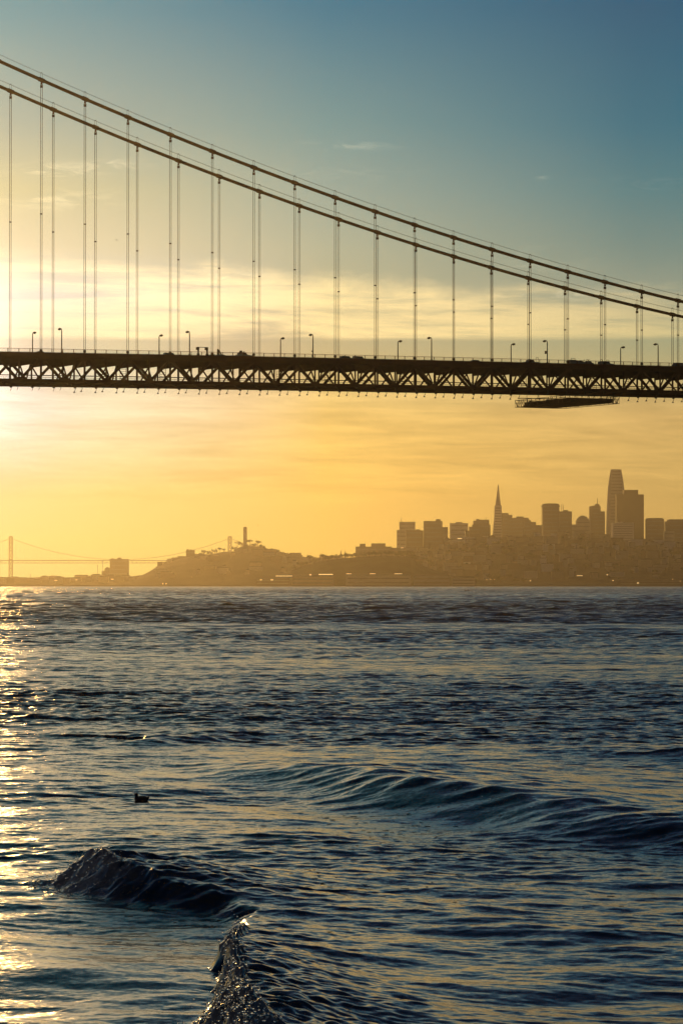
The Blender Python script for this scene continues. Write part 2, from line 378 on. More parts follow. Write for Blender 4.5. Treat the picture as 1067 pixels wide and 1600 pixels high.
    zb += fl*0.02*wob(xb*1.0+yb*.8, yb*.2, .35, 40)*(1-fo)
    zz[b] += zb; ff[b] = fo; ox[b] -= lean*(.35+.65*tb); oy[b] -= lean*(1-.8*tb)
    ox[b] += fo*.03*wob(xb, yb, .2, 51); oy[b] += fo*.03*wob(xb, yb, .2, 52)
    z[m] += zz; foam[m] = ff; ddx[m] += ox; ddy[m] += oy
    return ddx, ddy, z, foam
ys = []; y = 32.0
while y < 6200:
    ys.append(y); y += max(0.05, 0.00115*y)
ys = np.array([-60., -20., 0., 10., 18., 24., 27., 29., 30., 31.]+ys+[6900, 8000, 9500, 11500.])
NC = 440
u = np.linspace(-1, 1, NC)
ext = np.array([0.012, .03, .06, .12, .22, .4, .8, 1.6])
u = np.concatenate([-1-ext[::-1]*3, u, 1+ext*3])
yy = np.repeat(ys, len(u)); half = 0.112*np.abs(ys)+2.2
xx = (half[:, None]*u[None, :]).ravel()
far_u = np.abs(np.tile(u, len(ys))) > 1.0
xx = np.where(far_u, np.sign(xx)*(np.abs(xx)+(np.abs(np.tile(u, len(ys)))-1)*90), xx)
dys = np.gradient(ys)
spx = half*2/NC
sp = np.repeat(np.maximum(dys*.8, spx), len(u)); sp = np.where(far_u, np.maximum(sp, 2.5), sp)
ddx, ddy, zz, foam = water_disp(xx, yy, sp)
co = np.stack([xx+ddx, yy+ddy, zz], 1).astype('f')
nr, nc = len(ys), len(u)
ii = (np.arange(nr-1)[:, None]*nc+np.arange(nc-1)[None, :]).ravel()
faces = np.stack([ii, ii+1, ii+nc+1, ii+nc], 1).astype(np.int32)
me = bpy.data.meshes.new('water')
me.vertices.add(len(co)); me.vertices.foreach_set('co', co.ravel())
me.loops.add(faces.size); me.loops.foreach_set('vertex_index', faces.ravel())
me.polygons.add(len(faces)); me.polygons.foreach_set('loop_start', np.arange(0, faces.size, 4, dtype=np.int32))
me.polygons.foreach_set('use_smooth', np.ones(len(faces), bool))
me.update(calc_edges=True)
at_ = me.attributes.new('foam', 'FLOAT', 'POINT'); at_.data.foreach_set('value', foam.astype('f'))
water = bpy.data.objects.new('water', me); COL.objects.link(water)
tag(water, 'dark choppy bay water catching gold sky with a breaking wave', 'water', kind='structure')
mw = bpy.data.materials.new('water'); mw.use_nodes = True
q = NT(mw.node_tree); b = mw.node_tree.nodes['Principled BSDF']
geo = q.n('ShaderNodeNewGeometry')
pos = q.n('ShaderNodeSeparateXYZ'); mw.node_tree.links.new(geo.outputs['Position'], pos.inputs[0])
def nvec(scale, det, sxy=(1, 1), z=0.0):
    v = q.comb(q.m('MULTIPLY', pos.outputs[0], sxy[0]), q.m('MULTIPLY', pos.outputs[1], sxy[1]), z)
    nd = q.noise(v, scale, det, 0.55)
    vm = q.n('ShaderNodeVectorMath', operation='SUBTRACT'); q.put(vm.inputs[0], nd.outputs[1]); vm.inputs[1].default_value = (.5, .5, .5)
    return vm.outputs[0]
def vscale(v, k):
    vm = q.n('ShaderNodeVectorMath', operation='SCALE'); q.put(vm.inputs[0], v); q.put(vm.inputs[3], k); return vm.outputs[0]
def vadd(a, b_):
    vm = q.n('ShaderNodeVectorMath', operation='ADD'); q.put(vm.inputs[0], a); q.put(vm.inputs[1], b_); return vm.outputs[0]
dist = pos.outputs[1]
gn = q.noise(q.comb(q.m('MULTIPLY', pos.outputs[0], .02), q.m('MULTIPLY', pos.outputs[1], .006), 0.0), 1.0, 5.0, .6).outputs[0]
gn2 = q.noise(q.comb(q.m('MULTIPLY', pos.outputs[0], .13), q.m('MULTIPLY', pos.outputs[1], .022), 2.0), 1.0, 5.0, .65).outputs[0]
gn3 = q.noise(q.comb(q.m('MULTIPLY', pos.outputs[0], .6), q.m('MULTIPLY', pos.outputs[1], .10), 6.0), 1.0, 4.0, .65).outputs[0]
gmix = q.m('ADD', q.m('MULTIPLY', gn, .35), q.m('ADD', q.m('MULTIPLY', gn2, .35), q.m('MULTIPLY', gn3, .30)))
gm = q.mr(gmix, .40, .60, .40, 1.5)
wd_ = q.m('ADD', dist, q.m('MULTIPLY', q.m('SUBTRACT', gn, .5), 900.0))
rip = q.m('SUBTRACT', q.ss(wd_, 1750.0, 2050.0), q.ss(wd_, 3300.0, 3900.0))       # tide rip far out
slick = q.m('SUBTRACT', q.ss(wd_, 1100.0, 1350.0), q.ss(wd_, 1700.0, 1950.0))
gm = q.m('MULTIPLY', gm, q.m('ADD', 1.0, q.m('SUBTRACT', q.m('MULTIPLY', rip, .3), q.m('MULTIPLY', slick, .55))))
k1 = q.mr(dist, 40.0, 200.0, .16, .42)                 # ripples finer than the mesh
k2 = q.m('MULTIPLY', q.mr(dist, 80.0, 900.0, 0.0, .75), gm)
k3 = q.m('MULTIPLY', q.mr(dist, 380.0, 1200.0, 0.0, .7), gm)
nrm = vadd(vscale(nvec(9.0, 3.0, (1, 1.2)), k1), vadd(vscale(nvec(1.6, 3.0, (1, 1.3), 4.0), k2), vscale(nvec(.22, 3.0, (1, 1.4), 8.0), k3)))
ns3 = q.n('ShaderNodeSeparateXYZ'); q.put(ns3.inputs[0], nrm)
fy = q.ss(dist, 150.0, 560.0)                         # far out only the near sides of the wavelets show
ny = q.m('SUBTRACT', q.m('MULTIPLY', ns3.outputs[1], q.m('SUBTRACT', 1.0, fy)), q.m('MULTIPLY', q.m('ABSOLUTE', ns3.outputs[1]), q.m('MULTIPLY', fy, 1.0)))
class _o: pass
nx = _o(); nx.outputs = [q.comb(q.m('MULTIPLY', ns3.outputs[0], 2.2), ny, 0.0)]
nn = q.n('ShaderNodeVectorMath', operation='NORMALIZE'); q.put(nn.inputs[0], vadd(geo.outputs['Normal'], nx.outputs[0]))
q.put(b.inputs['Normal'], nn.outputs[0])
fa = q.n('ShaderNodeAttribute'); fa.attribute_name = 'foam'
fn = q.noise(geo.outputs['Position'], 14.0, 3.0, .6).outputs[0]
ff_ = q.m('MULTIPLY', fa.outputs[2], q.mr(fn, .3, .7, .5, 1.0))
q.put(b.inputs['Base Color'], q.mix(ff_, (.004, .014, .022, 1), (.40, .36, .30, 1)))
q.put(b.inputs['Roughness'], q.mr(ff_, 0.0, 1.0, .14, .20))
b.inputs['IOR'].default_value = 1.46; b.inputs['Specular IOR Level'].default_value = .5
me.materials.append(mw)

def surf(x, y, sp=.06):
    X = np.array([float(x)]); Y = np.array([float(y)])
    a, b_, c, _ = water_disp(X, Y, np.array([sp]))
    return float(c[0])

# ------------------------------------------------------------------ bridge
TH, BY0, BX0 = 0.471119148, 1076.837, -97.2007
CT, ST = math.cos(TH), math.sin(TH)
def B(k, g, z): return Vector((BX0+15.24*k*CT-g*ST, BY0+15.24*k*ST+g*CT, z))
def zd(k): return 84.15-.0036*(k-31)**2
def zc(k): return 169.2075-5.2484*k+.0846996*k*k
GW = 27.43
def kpx(px, g=0.0, dz=0.0):
    lo_, hi_ = -8.0, 26.0
    for _ in range(40):
        m_ = (lo_+hi_)/2; P = B(m_, g, zd(m_)+dz); d = P.y*CP+(P.z-HC)*SP
        if 533.5+FPX*P.x/d < px: lo_ = m_
        else: hi_ = m_
    return (lo_+hi_)/2
KA, KB = -5, 22
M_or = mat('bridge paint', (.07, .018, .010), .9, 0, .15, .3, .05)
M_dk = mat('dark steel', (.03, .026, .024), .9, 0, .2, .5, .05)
M_asph = mat('asphalt', (.05, .05, .05), .85)
M_rope = mat('wire rope', (.05, .02, .015), .9, 0, .1, .4, .05)
br = empty('suspension_bridge', B(8, 13.7, 0))
tag(br, 'long steel suspension bridge crossing the upper picture with two cables and truss deck', 'bridge')
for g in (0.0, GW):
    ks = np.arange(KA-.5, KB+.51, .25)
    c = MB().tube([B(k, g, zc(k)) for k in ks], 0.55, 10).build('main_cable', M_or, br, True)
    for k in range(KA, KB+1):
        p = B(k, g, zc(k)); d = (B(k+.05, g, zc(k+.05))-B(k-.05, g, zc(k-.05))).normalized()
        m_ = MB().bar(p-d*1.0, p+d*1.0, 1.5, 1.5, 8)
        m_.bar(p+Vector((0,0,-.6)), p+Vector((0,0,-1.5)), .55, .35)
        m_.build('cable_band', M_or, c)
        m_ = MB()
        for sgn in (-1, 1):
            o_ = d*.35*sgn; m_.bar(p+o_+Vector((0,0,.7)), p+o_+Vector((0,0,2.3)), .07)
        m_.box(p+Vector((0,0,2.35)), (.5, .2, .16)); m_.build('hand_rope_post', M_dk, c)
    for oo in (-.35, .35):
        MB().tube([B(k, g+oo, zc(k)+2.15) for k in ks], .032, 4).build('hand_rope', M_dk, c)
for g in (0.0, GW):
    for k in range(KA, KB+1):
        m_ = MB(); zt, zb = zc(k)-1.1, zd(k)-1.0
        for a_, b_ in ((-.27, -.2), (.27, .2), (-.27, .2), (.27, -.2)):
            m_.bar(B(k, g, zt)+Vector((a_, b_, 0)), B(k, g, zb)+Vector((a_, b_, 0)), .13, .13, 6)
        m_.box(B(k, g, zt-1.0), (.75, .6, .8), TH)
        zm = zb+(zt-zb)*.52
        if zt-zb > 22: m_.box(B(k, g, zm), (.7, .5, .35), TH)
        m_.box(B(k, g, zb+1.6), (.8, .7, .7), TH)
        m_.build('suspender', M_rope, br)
# deck slab with kerbs and fascias
def slab(m_, g0, g1, zt, zb, ka=KA-.5, kb=KB+.5, st=.5):
    ks = np.arange(ka, kb+.001, st); vs = []
    for k in ks: vs += [B(k, g0, zd(k)+zb), B(k, g1, zd(k)+zb), B(k, g1, zd(k)+zt), B(k, g0, zd(k)+zt)]
    n_ = len(ks); fs = []
    for i in range(n_-1):
        o_ = i*4
        for j in range(4): fs.append((o_+j, o_+4+j, o_+4+(j+1) % 4, o_+(j+1) % 4))
    fs += [(0,1,2,3), (n_*4-1, n_*4-2, n_*4-3, n_*4-4)]
    return m_.add(vs, fs)
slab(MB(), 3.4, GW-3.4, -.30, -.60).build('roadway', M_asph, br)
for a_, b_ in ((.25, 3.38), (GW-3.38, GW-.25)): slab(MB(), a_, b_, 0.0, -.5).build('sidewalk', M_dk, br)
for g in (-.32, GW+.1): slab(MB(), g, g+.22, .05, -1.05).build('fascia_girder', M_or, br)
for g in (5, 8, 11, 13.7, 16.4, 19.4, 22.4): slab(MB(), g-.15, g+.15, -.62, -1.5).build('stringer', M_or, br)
# railings
for g in (.05, GW-.2):
    m_ = MB(); slab(m_, g, g+.1, 1.28, 1.16)
    slab(m_, g, g+.08, .20, .14)
    for k in np.arange(KA, KB, 15.24/15.24/4):
        m_.bar(B(k, g, zd(k)), B(k, g, zd(k)+1.25), .22)
    for k in np.arange(KA, KB, 1/60):
        m_.bar(B(k, g, zd(k)+.18), B(k, g, zd(k)+1.18), .035)
    m_.build('railing', M_or, br)
# stiffening trusses
TT, TB = -1.55, -9.2
for g in (0.0, GW):
    tr = slab(MB(), g-.32, g+.32, TT+.42, TT-.42).build('stiffening_truss', M_or, br)
    slab(MB(), g-.34, g+.34, TB+.62, TB-.42).build('bottom_chord', M_or, tr)
    for k2 in range(KA*2, KB*2+1):
        k = k2/2
        MB().bar(B(k, g, zd(k)+TT), B(k, g, zd(k)+TB), .66 if k2 % 2 == 0 else .52, .6).build('vertical', M_or, tr)
        if k2 < KB*2:
            a_, b_ = (k, k+.5)
            top_first = (k2 % 2 == 0)
            za, zb = (TT, TB) if top_first else (TB, TT)
            MB().bar(B(a_, g, zd(a_)+za), B(b_, g, zd(b_)+zb), .78, .8).build('diagonal', M_or, tr)
    m_ = MB()
    for k2 in range(KA*2, KB*2+1):
        k = k2/2; s_ = 1.0 if k2 % 2 else .9
        p = B(k, g, zd(k)+(TB+.75 if k2 % 2 else TT-.75)); q1, q2 = (1.15, .25) if k2 % 2 else (.3, 1.1)
        u_ = Vector((CT, ST, 0)); vv = [p-u_*q1*1.2+Vector((0,0,-.45)), p+u_*q1*1.2+Vector((0,0,-.45)), p+u_*q2*1.2+Vector((0,0,.5)), p-u_*q2*1.2+Vector((0,0,.5))]
        n_ = Vector((-ST, CT, 0))*.36
        MB().hexa([vv[0]-n_, vv[1]-n_, vv[1]+n_, vv[0]+n_], [vv[3]-n_, vv[2]-n_, vv[2]+n_, vv[3]+n_]).build('gusset_plate', M_or, tr)
# floor beams, sway frames, bottom laterals
for k2 in range(KA*2, KB*2+1):
    k = k2/2
    m_ = MB(); u_ = Vector((CT, ST, 0))*.18
    lo_ = [B(k, .4, zd(k)-3.3)-u_, B(k, .4, zd(k)-3.3)+u_, B(k, GW-.4, zd(k)-3.3)+u_, B(k, GW-.4, zd(k)-3.3)-u_]
    hi_ = [p+Vector((0,0,2.6)) for p in lo_]
    m_.hexa(lo_, hi_).build('floor_beam', M_or, br)
    m_ = MB()
    m_.bar(B(k, .4, zd(k)+TB), B(k, GW-.4, zd(k)+TB), .45, .75)
    if k2 % 2 == 0:
        for g0, g1 in ((.5, 9.3), (18.1, 9.3), (9.3, 18.1), (26.9, 18.1)):
            pass
        m_.bar(B(k, .5, zd(k)+TB), B(k, 9.3, zd(k)-3.3), .38); m_.bar(B(k, GW-.5, zd(k)+TB), B(k, GW-9.3, zd(k)-3.3), .38)
        m_.bar(B(k, 13.7, zd(k)+TB), B(k, 9.3, zd(k)-3.3), .38); m_.bar(B(k, 13.7, zd(k)+TB), B(k, GW-9.3, zd(k)-3.3), .38)
    m_.build('sway_frame', M_or, br)
    if k2 < KB*2:
        m_ = MB(); ka, kb = k, k+.5
        m_.bar(B(ka, .4, zd(ka)+TB), B(kb, 13.7, zd(kb)+TB), .4, .5); m_.bar(B(ka, GW-.4, zd(ka)+TB), B(kb, 13.7, zd(kb)+TB), .4, .5)
        m_.bar(B(kb, .4, zd(kb)+TB+.02), B(ka, 13.7, zd(ka)+TB+.02), .4, .5); m_.bar(B(kb, GW-.4, zd(kb)+TB+.02), B(ka, 13.7, zd(ka)+TB+.02), .4, .5)
        m_.build('lateral_bracing', M_or, br)
# walkway with railing and pipe inside the truss
m_ = MB(); slab(m_, 12.6, 14.6, TB+.75, TB+.60); slab(m_, 12.6, 12.68, TB+1.95, TB+1.88); slab(m_, 14.5, 14.58, TB+1.95, TB+1.88)
slab(m_, 21.0, 21.3, -6.0, -6.3)
for k in np.arange(KA, KB, .16): m_.bar(B(k, 12.64, zd(k)+TB+.7), B(k, 12.64, zd(k)+TB+1.9), .07)
m_.build('inspection_walkway', M_dk, br)
for k in (2.3, 3.25, 6.1, 7.3, 9.2, 10.15, 12.4, 14.3, 15.2):
    m_ = MB()
    for j in range(2):
        m_.bar(B(k+j*.14, 17, zd(k)+TB), B(k+j*.14, 17, zd(k)-3.4), .14)
    for j in range(7): m_.bar(B(k, 17, zd(k)+TB+.8+j*.75), B(k+.14, 17, zd(k)+TB+.8+j*.75), .12)
    m_.build('ladder', M_dk, br)
# rail hangers below the bottom chord
for g in (GW-.1, GW-6.1):
    for k2 in range(-4, 40):
        k = k2/2
        if 12.6 < k-(GW-g)*.01 < 15.5 and g > 22: continue
        p = B(k+.02, g, zd(k)+TB-.4); u_ = Vector((CT, ST, 0)); m_ = MB()
        m_.box(p+Vector((0,0,-.18)), (.75, .45, .36), TH)
        m_.bar(p+Vector((0,0,-.3)), p+Vector((0,0,-.75))+u_*.12, .14)
        m_.bar(p+Vector((0,0,-.7))+u_*.12, p+Vector((0,0,-1.45))-u_*.25, .13)
        if k2 > 2:
            c_ = p+Vector((0,0,-1.65))-u_*.28
            m_.hexa([c_+Vector((-.42,-.2,-.16)), c_+Vector((.42,-.2,-.16)), c_+Vector((.42,.2,-.16)), c_+Vector((-.42,.2,-.16))],
                    [c_+Vector((-.1,-.1,.3)), c_+Vector((.14,-.1,.3)), c_+Vector((.14,.1,.3)), c_+Vector((-.1,.1,.3))])
        m_.build('rail_hanger', M_dk, br)

# street lamps on the deck
def lamp(px, near):
    g = 2.9 if near else GW-2.9
    k = kpx(px, g, 5.0); base = B(k, g, zd(k))
    n_ = Vector((-ST, CT, 0))*(1 if near else -1)
    t = empty('street_lamp', base)
    H = 8.0
    MB().lathe(base, [(.30, 0), (.30, .6), (.20, .8), (.18, 4), (.16, H-.5)], 8).build('pole', M_dk, t)
    top = base+Vector((0,0,H-.55))
    MB().tube([top+n_*0, top+n_*.10+Vector((0,0,.4)), top+n_*.5+Vector((0,0,.66)), top+n_*1.3+Vector((0,0,.70))], [.17, .16, .15, .13], 6).build('arm', M_dk, t)
    h_ = top+n_*1.9+Vector((0,0,.60)); m_ = MB()
    m_.tube([h_-n_*1.0, h_-n_*.55, h_, h_+n_*.8, h_+n_*1.0], [.16, .38, .42, .28, .1], 8)
    m_.build('lamp_head', M_dk, t)
    return t
ordinal = ['first', 'second', 'third', 'fourth', 'fifth', 'sixth']
for i, px in enumerate((97, 296.5, 489, 674, 854.5, 1027.5)):
    t = lamp(px, True)
    tag(t, '%s from the left of the taller street lamps whose arm points left' % ordinal[i], 'street lamp', 'street lamps along the bridge deck')
    if i in (2, 4):
        p = Vector(t.location)
        if i == 4:
            MB().box(p+Vector((-.55, 0, 4.0)), (.65, .5, 1.05)).build('signal_box', M_dk, t); tag(t, 'tall street lamp with a square box on its pole near the right end')
        else:
            MB().box(p+Vector((-.28, 0, 2.4)), (.35, .3, .5)).build('small_box', M_dk, t)
            MB().box(p+Vector((-.1, 0, .9)), (.6, .5, .8)).build('base_box', M_dk, t); tag(t, 'tall street lamp with a small box low on its pole near the middle')
for i, px in enumerate((51.5, 249, 438.5, 621.5, 798, 969)):
    t = lamp(px, False)
    tag(t, '%s from the left of the shorter looking street lamps whose arm points right' % ordinal[i], 'street lamp', 'street lamps along the bridge deck')

# vehicles on the deck
M_veh = mat('vehicle paint', (.05, .05, .06), .35, .2, .1, 1.0, .5)
M_vehl = mat('pale vehicle paint', (.3, .3, .32), .35, .1, .1, 1.0, .5)
M_glass = mat('vehicle glass', (.02, .03, .04), .08, 0, .05, 1.0, .6)
M_tyre = mat('tyre', (.02, .02, .02), .8)
def veh(name, px, g, label, cat, body, glass=None, wheels=((-1.4,), (1.4,)), extra=(), pm=None, wr=.34, wd=1.8):
    """body: side profile [(u, z)] extruded across; all in metres along the bridge"""
    k = kpx(px, g, 1.0); base = B(k, g, zd(k)-.30); u_ = Vector((CT, ST, 0)); n_ = Vector((-ST, CT, 0)); t = empty(name, base)
    def ext_(pr, w0, w1):
        n = len(pr); m = MB(); vs = [base+u_*a+n_*w0+Vector((0,0,z_)) for a, z_ in pr]+[base+u_*a+n_*w1+Vector((0,0,z_)) for a, z_ in pr]
        return m.add(vs, [tuple(range(n)), tuple(range(2*n-1, n-1, -1))]+[(i, (i+1) % n, n+(i+1) % n, n+i) for i in range(n)])
    ext_(body, -wd/2, wd/2).build('body', pm or M_veh, t)
    if glass: ext_(glass, -wd/2-.01, wd/2+.01).build('window', M_glass, t)
    for (a,) in wheels:
        for sd_ in (-1, 1):
            c_ = base+u_*a+n_*(wd/2*sd_)+Vector((0,0,wr)); MB().bar(c_-n_*.12, c_+n_*.12, wr*2, wr*2, 12).build('wheel', M_tyre, t)
    for nm, lst in extra:
        m = MB()
        for it in lst:
            if it[0] == 'box': _, a, ww, z_, dx_, dy_, dz_ = it; m.box(base+u_*a+n_*ww+Vector((0,0,z_)), (dx_, dy_, dz_), TH)
            else: _, a0, w0, z0, a1, w1, z1, th_ = it; m.bar(base+u_*a0+n_*w0+Vector((0,0,z0)), base+u_*a1+n_*w1+Vector((0,0,z1)), th_)
        m.build(nm, M_dk, t)
    return tag(t, label, cat, 'vehicles crossing the bridge')
car = [(-2.2,.3),(2.2,.3),(2.25,.8),(1.2,.92),(.6,1.42),(-1.0,1.46),(-1.8,.98),(-2.2,.9)]
carg = [(.95,.95),(.52,1.36),(-.95,1.38),(-1.6,.97)]
suv = [(-2.3,.35),(2.3,.35),(2.35,.95),(1.3,1.1),(.75,1.74),(-2.0,1.78),(-2.3,1.0)]
suvg = [(1.1,1.12),(.7,1.64),(-1.9,1.66),(-2.15,1.1)]
veh('car', 64, 14.0, 'low car roof showing above the deck edge at the far left', 'car', [(a, z_*1.12) for a, z_ in car], carg)
veh('car', 266, 11.5, 'dark hatchback just left of the tall lamp and portal frame', 'car', suv, suvg)
veh('car', 333, 11.0, 'small car between the portal frame and the tilted signboard', 'car', car, carg)
veh('car', 541, 9.5, 'left car of two close together past the middle lamp', 'car', suv, suvg)
veh('car', 561, 8.8, 'right car of two close together past the middle lamp', 'car', suv, suvg)
veh('car', 743, 11.0, 'lone low car between the two tallest single hangers on the right', 'car', [(a*1.1, z_*1.08) for a, z_ in car], carg)
veh('flatbed_truck', 379, 8.0, 'truck with round cab roof lights ahead of a low trailer', 'truck',
    [(-2.1,.45),(3.7,.45),(3.7,1.15),(1.4,1.35),(.75,2.15),(-1.3,2.2),(-1.5,1.35),(-2.1,1.3)], [(1.2,1.4),(.7,2.05),(-.3,2.05),(-.3,1.4)], ((-1.2,), (2.4,)),
    (('roof_beacon', [('box',-1.1,-.5,2.45,.35,.3,.45)]), ('roof_beacon', [('box',-.2,.4,2.55,.5,.4,.5)]), ('roof_beacon', [('box',.45,-.3,2.4,.3,.3,.3)]), ('mirror', [('box',-1.6,-1.1,1.9,.25,.25,.6)])), wr=.45, wd=2.2)
veh('trailer', 357, 8.0, 'long low flat trailer behind the truck with roof lights', 'trailer',
    [(-3.3,.5),(3.0,.6),(3.0,1.1),(-3.3,.85)], None, ((-2.2,), (-1.2,)), wr=.38, wd=2.3)
veh('sign_trailer', 343.5, 8.0, 'small trailer with a steep triangular board raised on it', 'trailer',
    [(-1.7,.4),(1.9,.4),(1.7,1.0),(1.0,1.25),(-1.2,1.25),(-1.7,.9)], None, ((0.0,),),
    (('raised_board', [('bar',-.75,0,1.2,-.65,0,3.1,.5),('bar',.7,0,1.2,-.45,0,2.9,.3),('bar',-.5,0,1.2,-.5,0,2.5,.7)]),), wr=.42, wd=1.9)
veh('pickup_truck', 829, 9.0, 'dark pickup with a small square frame at its right end', 'pickup truck',
    [(-2.7,.4),(2.7,.4),(2.7,1.2),(1.0,1.25),(.6,1.95),(-1.3,1.95),(-1.6,1.25),(-2.7,1.15)], [(.9,1.28),(.55,1.85),(-1.2,1.85),(-1.4,1.28)], ((-1.7,), (1.7,)),
    (('rack_frame', [('bar',1.6,-.8,1.2,1.6,-.8,2.75,.12),('bar',2.5,-.8,1.2,2.5,-.8,2.75,.12),('bar',1.55,-.8,2.75,2.55,-.8,2.75,.12)]),), wd=2.0)
veh('utility_truck', 901, 8.0, 'long utility truck with roof racks, left of the short lamp on the right', 'truck',
    [(-3.4,.5),(3.2,.5),(3.2,1.3),(2.0,1.4),(1.5,2.1),(.2,2.1),(.1,1.5),(-.8,1.5),(-1.0,2.2),(-3.4,2.2)], [(1.8,1.45),(1.4,2.0),(.5,2.0),(.5,1.45)], ((-2.2,), (2.0,)),
    (('ladder_rack', [('bar',-3.0,-.9,2.2,-3.0,-.9,2.65,.12),('bar',-1.4,-.9,2.2,-1.4,-.9,2.65,.12),('bar',-3.1,-.9,2.65,-1.3,-.9,2.65,.14)]),), wr=.42, wd=2.1)
veh('utility_truck', 916, 8.0, 'work truck with bars over its bed, nose close behind the long utility truck', 'truck',
    [(-2.3,.5),(2.4,.5),(2.4,1.25),(1.6,1.35),(1.2,1.9),(-.2,1.9),(-.4,1.5),(-2.3,1.5)], None, ((-1.4,), (1.4,)),
    (('rack_frame', [('bar',-1.9,-.9,1.5,-1.5,-.9,2.5,.12),('bar',-.2,-.9,1.9,.6,-.9,2.55,.12),('bar',.1,.5,2.5,1.0,.5,2.5,.15)]),), wr=.42, wd=2.1)
veh('pickup_truck', 946, 8.5, 'pickup with two upright frames, last vehicle before the short right lamp', 'pickup truck',
    [(-2.8,.4),(2.6,.4),(2.6,1.15),(1.3,1.3),(.8,1.95),(-1.2,1.95),(-2.8,1.9)], [(1.1,1.33),(.75,1.85),(-.6,1.85),(-.6,1.33)], ((-1.7,), (1.7,)),
    (('rack_frame', [('bar',-2.6,-.8,1.9,-2.6,-.8,2.6,.12),('bar',-1.9,-.8,1.9,-1.9,-.8,2.6,.12),('bar',-2.6,-.8,2.6,-1.9,-.8,2.6,.12),('bar',-.1,-.8,1.9,-.1,-.8,2.5,.12),('bar',.8,-.8,1.9,.8,-.8,2.5,.12),('bar',-.1,-.8,2.5,.8,-.8,2.5,.12)]),), wd=2.0)
veh('van', 1061, 8.0, 'boxy dark van at the right edge of the deck', 'van',
    [(-2.7,.4),(2.8,.4),(2.8,2.2),(-2.0,2.2),(-2.7,1.3)], [(-2.0,1.3),(-1.7,2.0),(-.8,2.0),(-.8,1.3)], ((-1.7,), (1.7,)), wd=2.0)
# portal frame standing on the deck
k = kpx(317, 6.0, 1.5); base = B(k, 6.0, zd(k)-.3); u_ = Vector((CT, ST, 0)); t = empty('portal_frame', base)
for sgn in (-1, 1):
    c_ = base+u_*1.62*sgn; m_ = MB(); m_.box(c_+Vector((0,0,.7)), (.95, .8, 1.4), TH, .75); m_.bar(c_+Vector((0,0,1.2)), c_+Vector((0,0,2.6)), .55)
    m_.box(c_+Vector((0,0,2.95))-u_*(.25*sgn if sgn > 0 else -.0)-u_*(.25 if sgn < 0 else 0), (1.05, .5, .9), TH); m_.build('post', M_dk, t)
MB().bar(base-u_*2.1+Vector((0,0,3.45)), base+u_*2.1+Vector((0,0,3.45)), .18).build('crossbar', M_dk, t)
tag(t, 'dark portal frame of two thick headed posts joined by a thin bar on the deck', 'frame')

# maintenance platform hung under the bridge
k0, k1_ = kpx(889, -3.0, -11.5), kpx(967, -3.0, -11.5)
pl = empty('maintenance_platform', B((k0+k1_)/2, 13, zd(14)-14.0))
tag(pl, 'wide lattice maintenance platform hanging beneath the right part of the bridge', 'platform')
zf = lambda k: zd(k)-13.9
def P(k, g, dz=0.0): return B(k, g, zf(14.5)+dz)
GN, GF = -3.0, GW+7.5
m_ = MB(); m_.hexa([P(k0+.15, GN+.4, 0), P(k1_-.25, GN+.4, 0), P(k1_-.25, GF-.4, 0), P(k0+.15, GF-.4, 0)],
                   [P(k0+.15, GN+.4, .25), P(k1_-.25, GN+.4, .25), P(k1_-.25, GF-.4, .25), P(k0+.15, GF-.4, .25)])
m_.build('platform_deck', M_dk, pl)
m_ = MB(); kw = k1_-k0
m_.hexa([P(k0+.06*kw, GN+1, .3), P(k1_-.10*kw, GN+1, .3), P(k1_-.12*kw, GF-3, .3), P(k0+.10*kw, GF-3, .3)], [P(k0+.06*kw, GN+1, 1.7), P(k1_-.10*kw, GN+1, 1.7), P(k1_-.12*kw, GF-3, 1.6), P(k0+.10*kw, GF-3, 1.6)]).build('sheeted_bay', M_dk, pl)
m_ = MB()
for i in range(7):
    g = GN+1.0+i*(GF-GN-2)/6
    m_.bar(P(k0+.2, g, .6), P(k1_-.3, g, .6), .25, .5)
m_.build('deck_joists', M_dk, pl)
def lattice(a, b_, h, n):
    m = MB(); a, b_ = Vector(a), Vector(b_); up = Vector((0,0,h))
    m.bar(a, b_, .16); m.bar(a+up, b_+up, .16); m.bar(a+up*.55, b_+up*.55, .08)
    for i in range(n+1):
        p = a.lerp(b_, i/n); m.bar(p, p+up, .09)
        if i < n:
            p2 = a.lerp(b_, (i+1)/n)
            m.bar(p if i % 2 else p+up, p2+up if i % 2 else p2, .11)
    return m
for (a, b_, n) in ((P(k0, GN), P(k1_, GN), 16), (P(k0, GF), P(k1_, GF), 16), (P(k0, GN), P(k0, GF), 26), (P(k1_, GN), P(k1_, GF), 26), (P(k0+.3, 12), P(k1_-.2, 12), 14), (P(k0+.3, 20), P(k1_-.2, 20), 14)):
    lattice(a, b_, 2.5, n).build('lattice_side', M_dk, pl)
for kk in np.linspace(k0+.02, k1_-.02, 5):
    for g in (.4, GW-.4): MB().bar(P(kk, g, 0), B(kk, g, zd(kk)+TB-.3), .16).build('hanger_rod', M_dk, pl)
for g in (GW+1.5, 1.2): slab(MB(), g-.12, g+.12, -10.6, -10.9, k0-.1, k1_+.1, .5).build('upper_rail', M_dk, pl)
for kk, g, h in ((k0+.55, 26, 2.3), (k0+.2, 29, 2.0)):
    m_ = MB(); p = P(kk, g, .25); m_.box(p+Vector((0,0,h/2)), (1.0, 1.0, h), TH); m_.build('equipment_box', M_dk, pl)
m_ = MB(); m_.bar(P(k0+.35, GF-2), P(k0+.35, GF-2, -2.2), .05); m_.bar(P(k1_-.9, GN+3), P(k1_-.9, GN+3, -2.6), .05); m_.build('loose_rope', M_dk, pl)

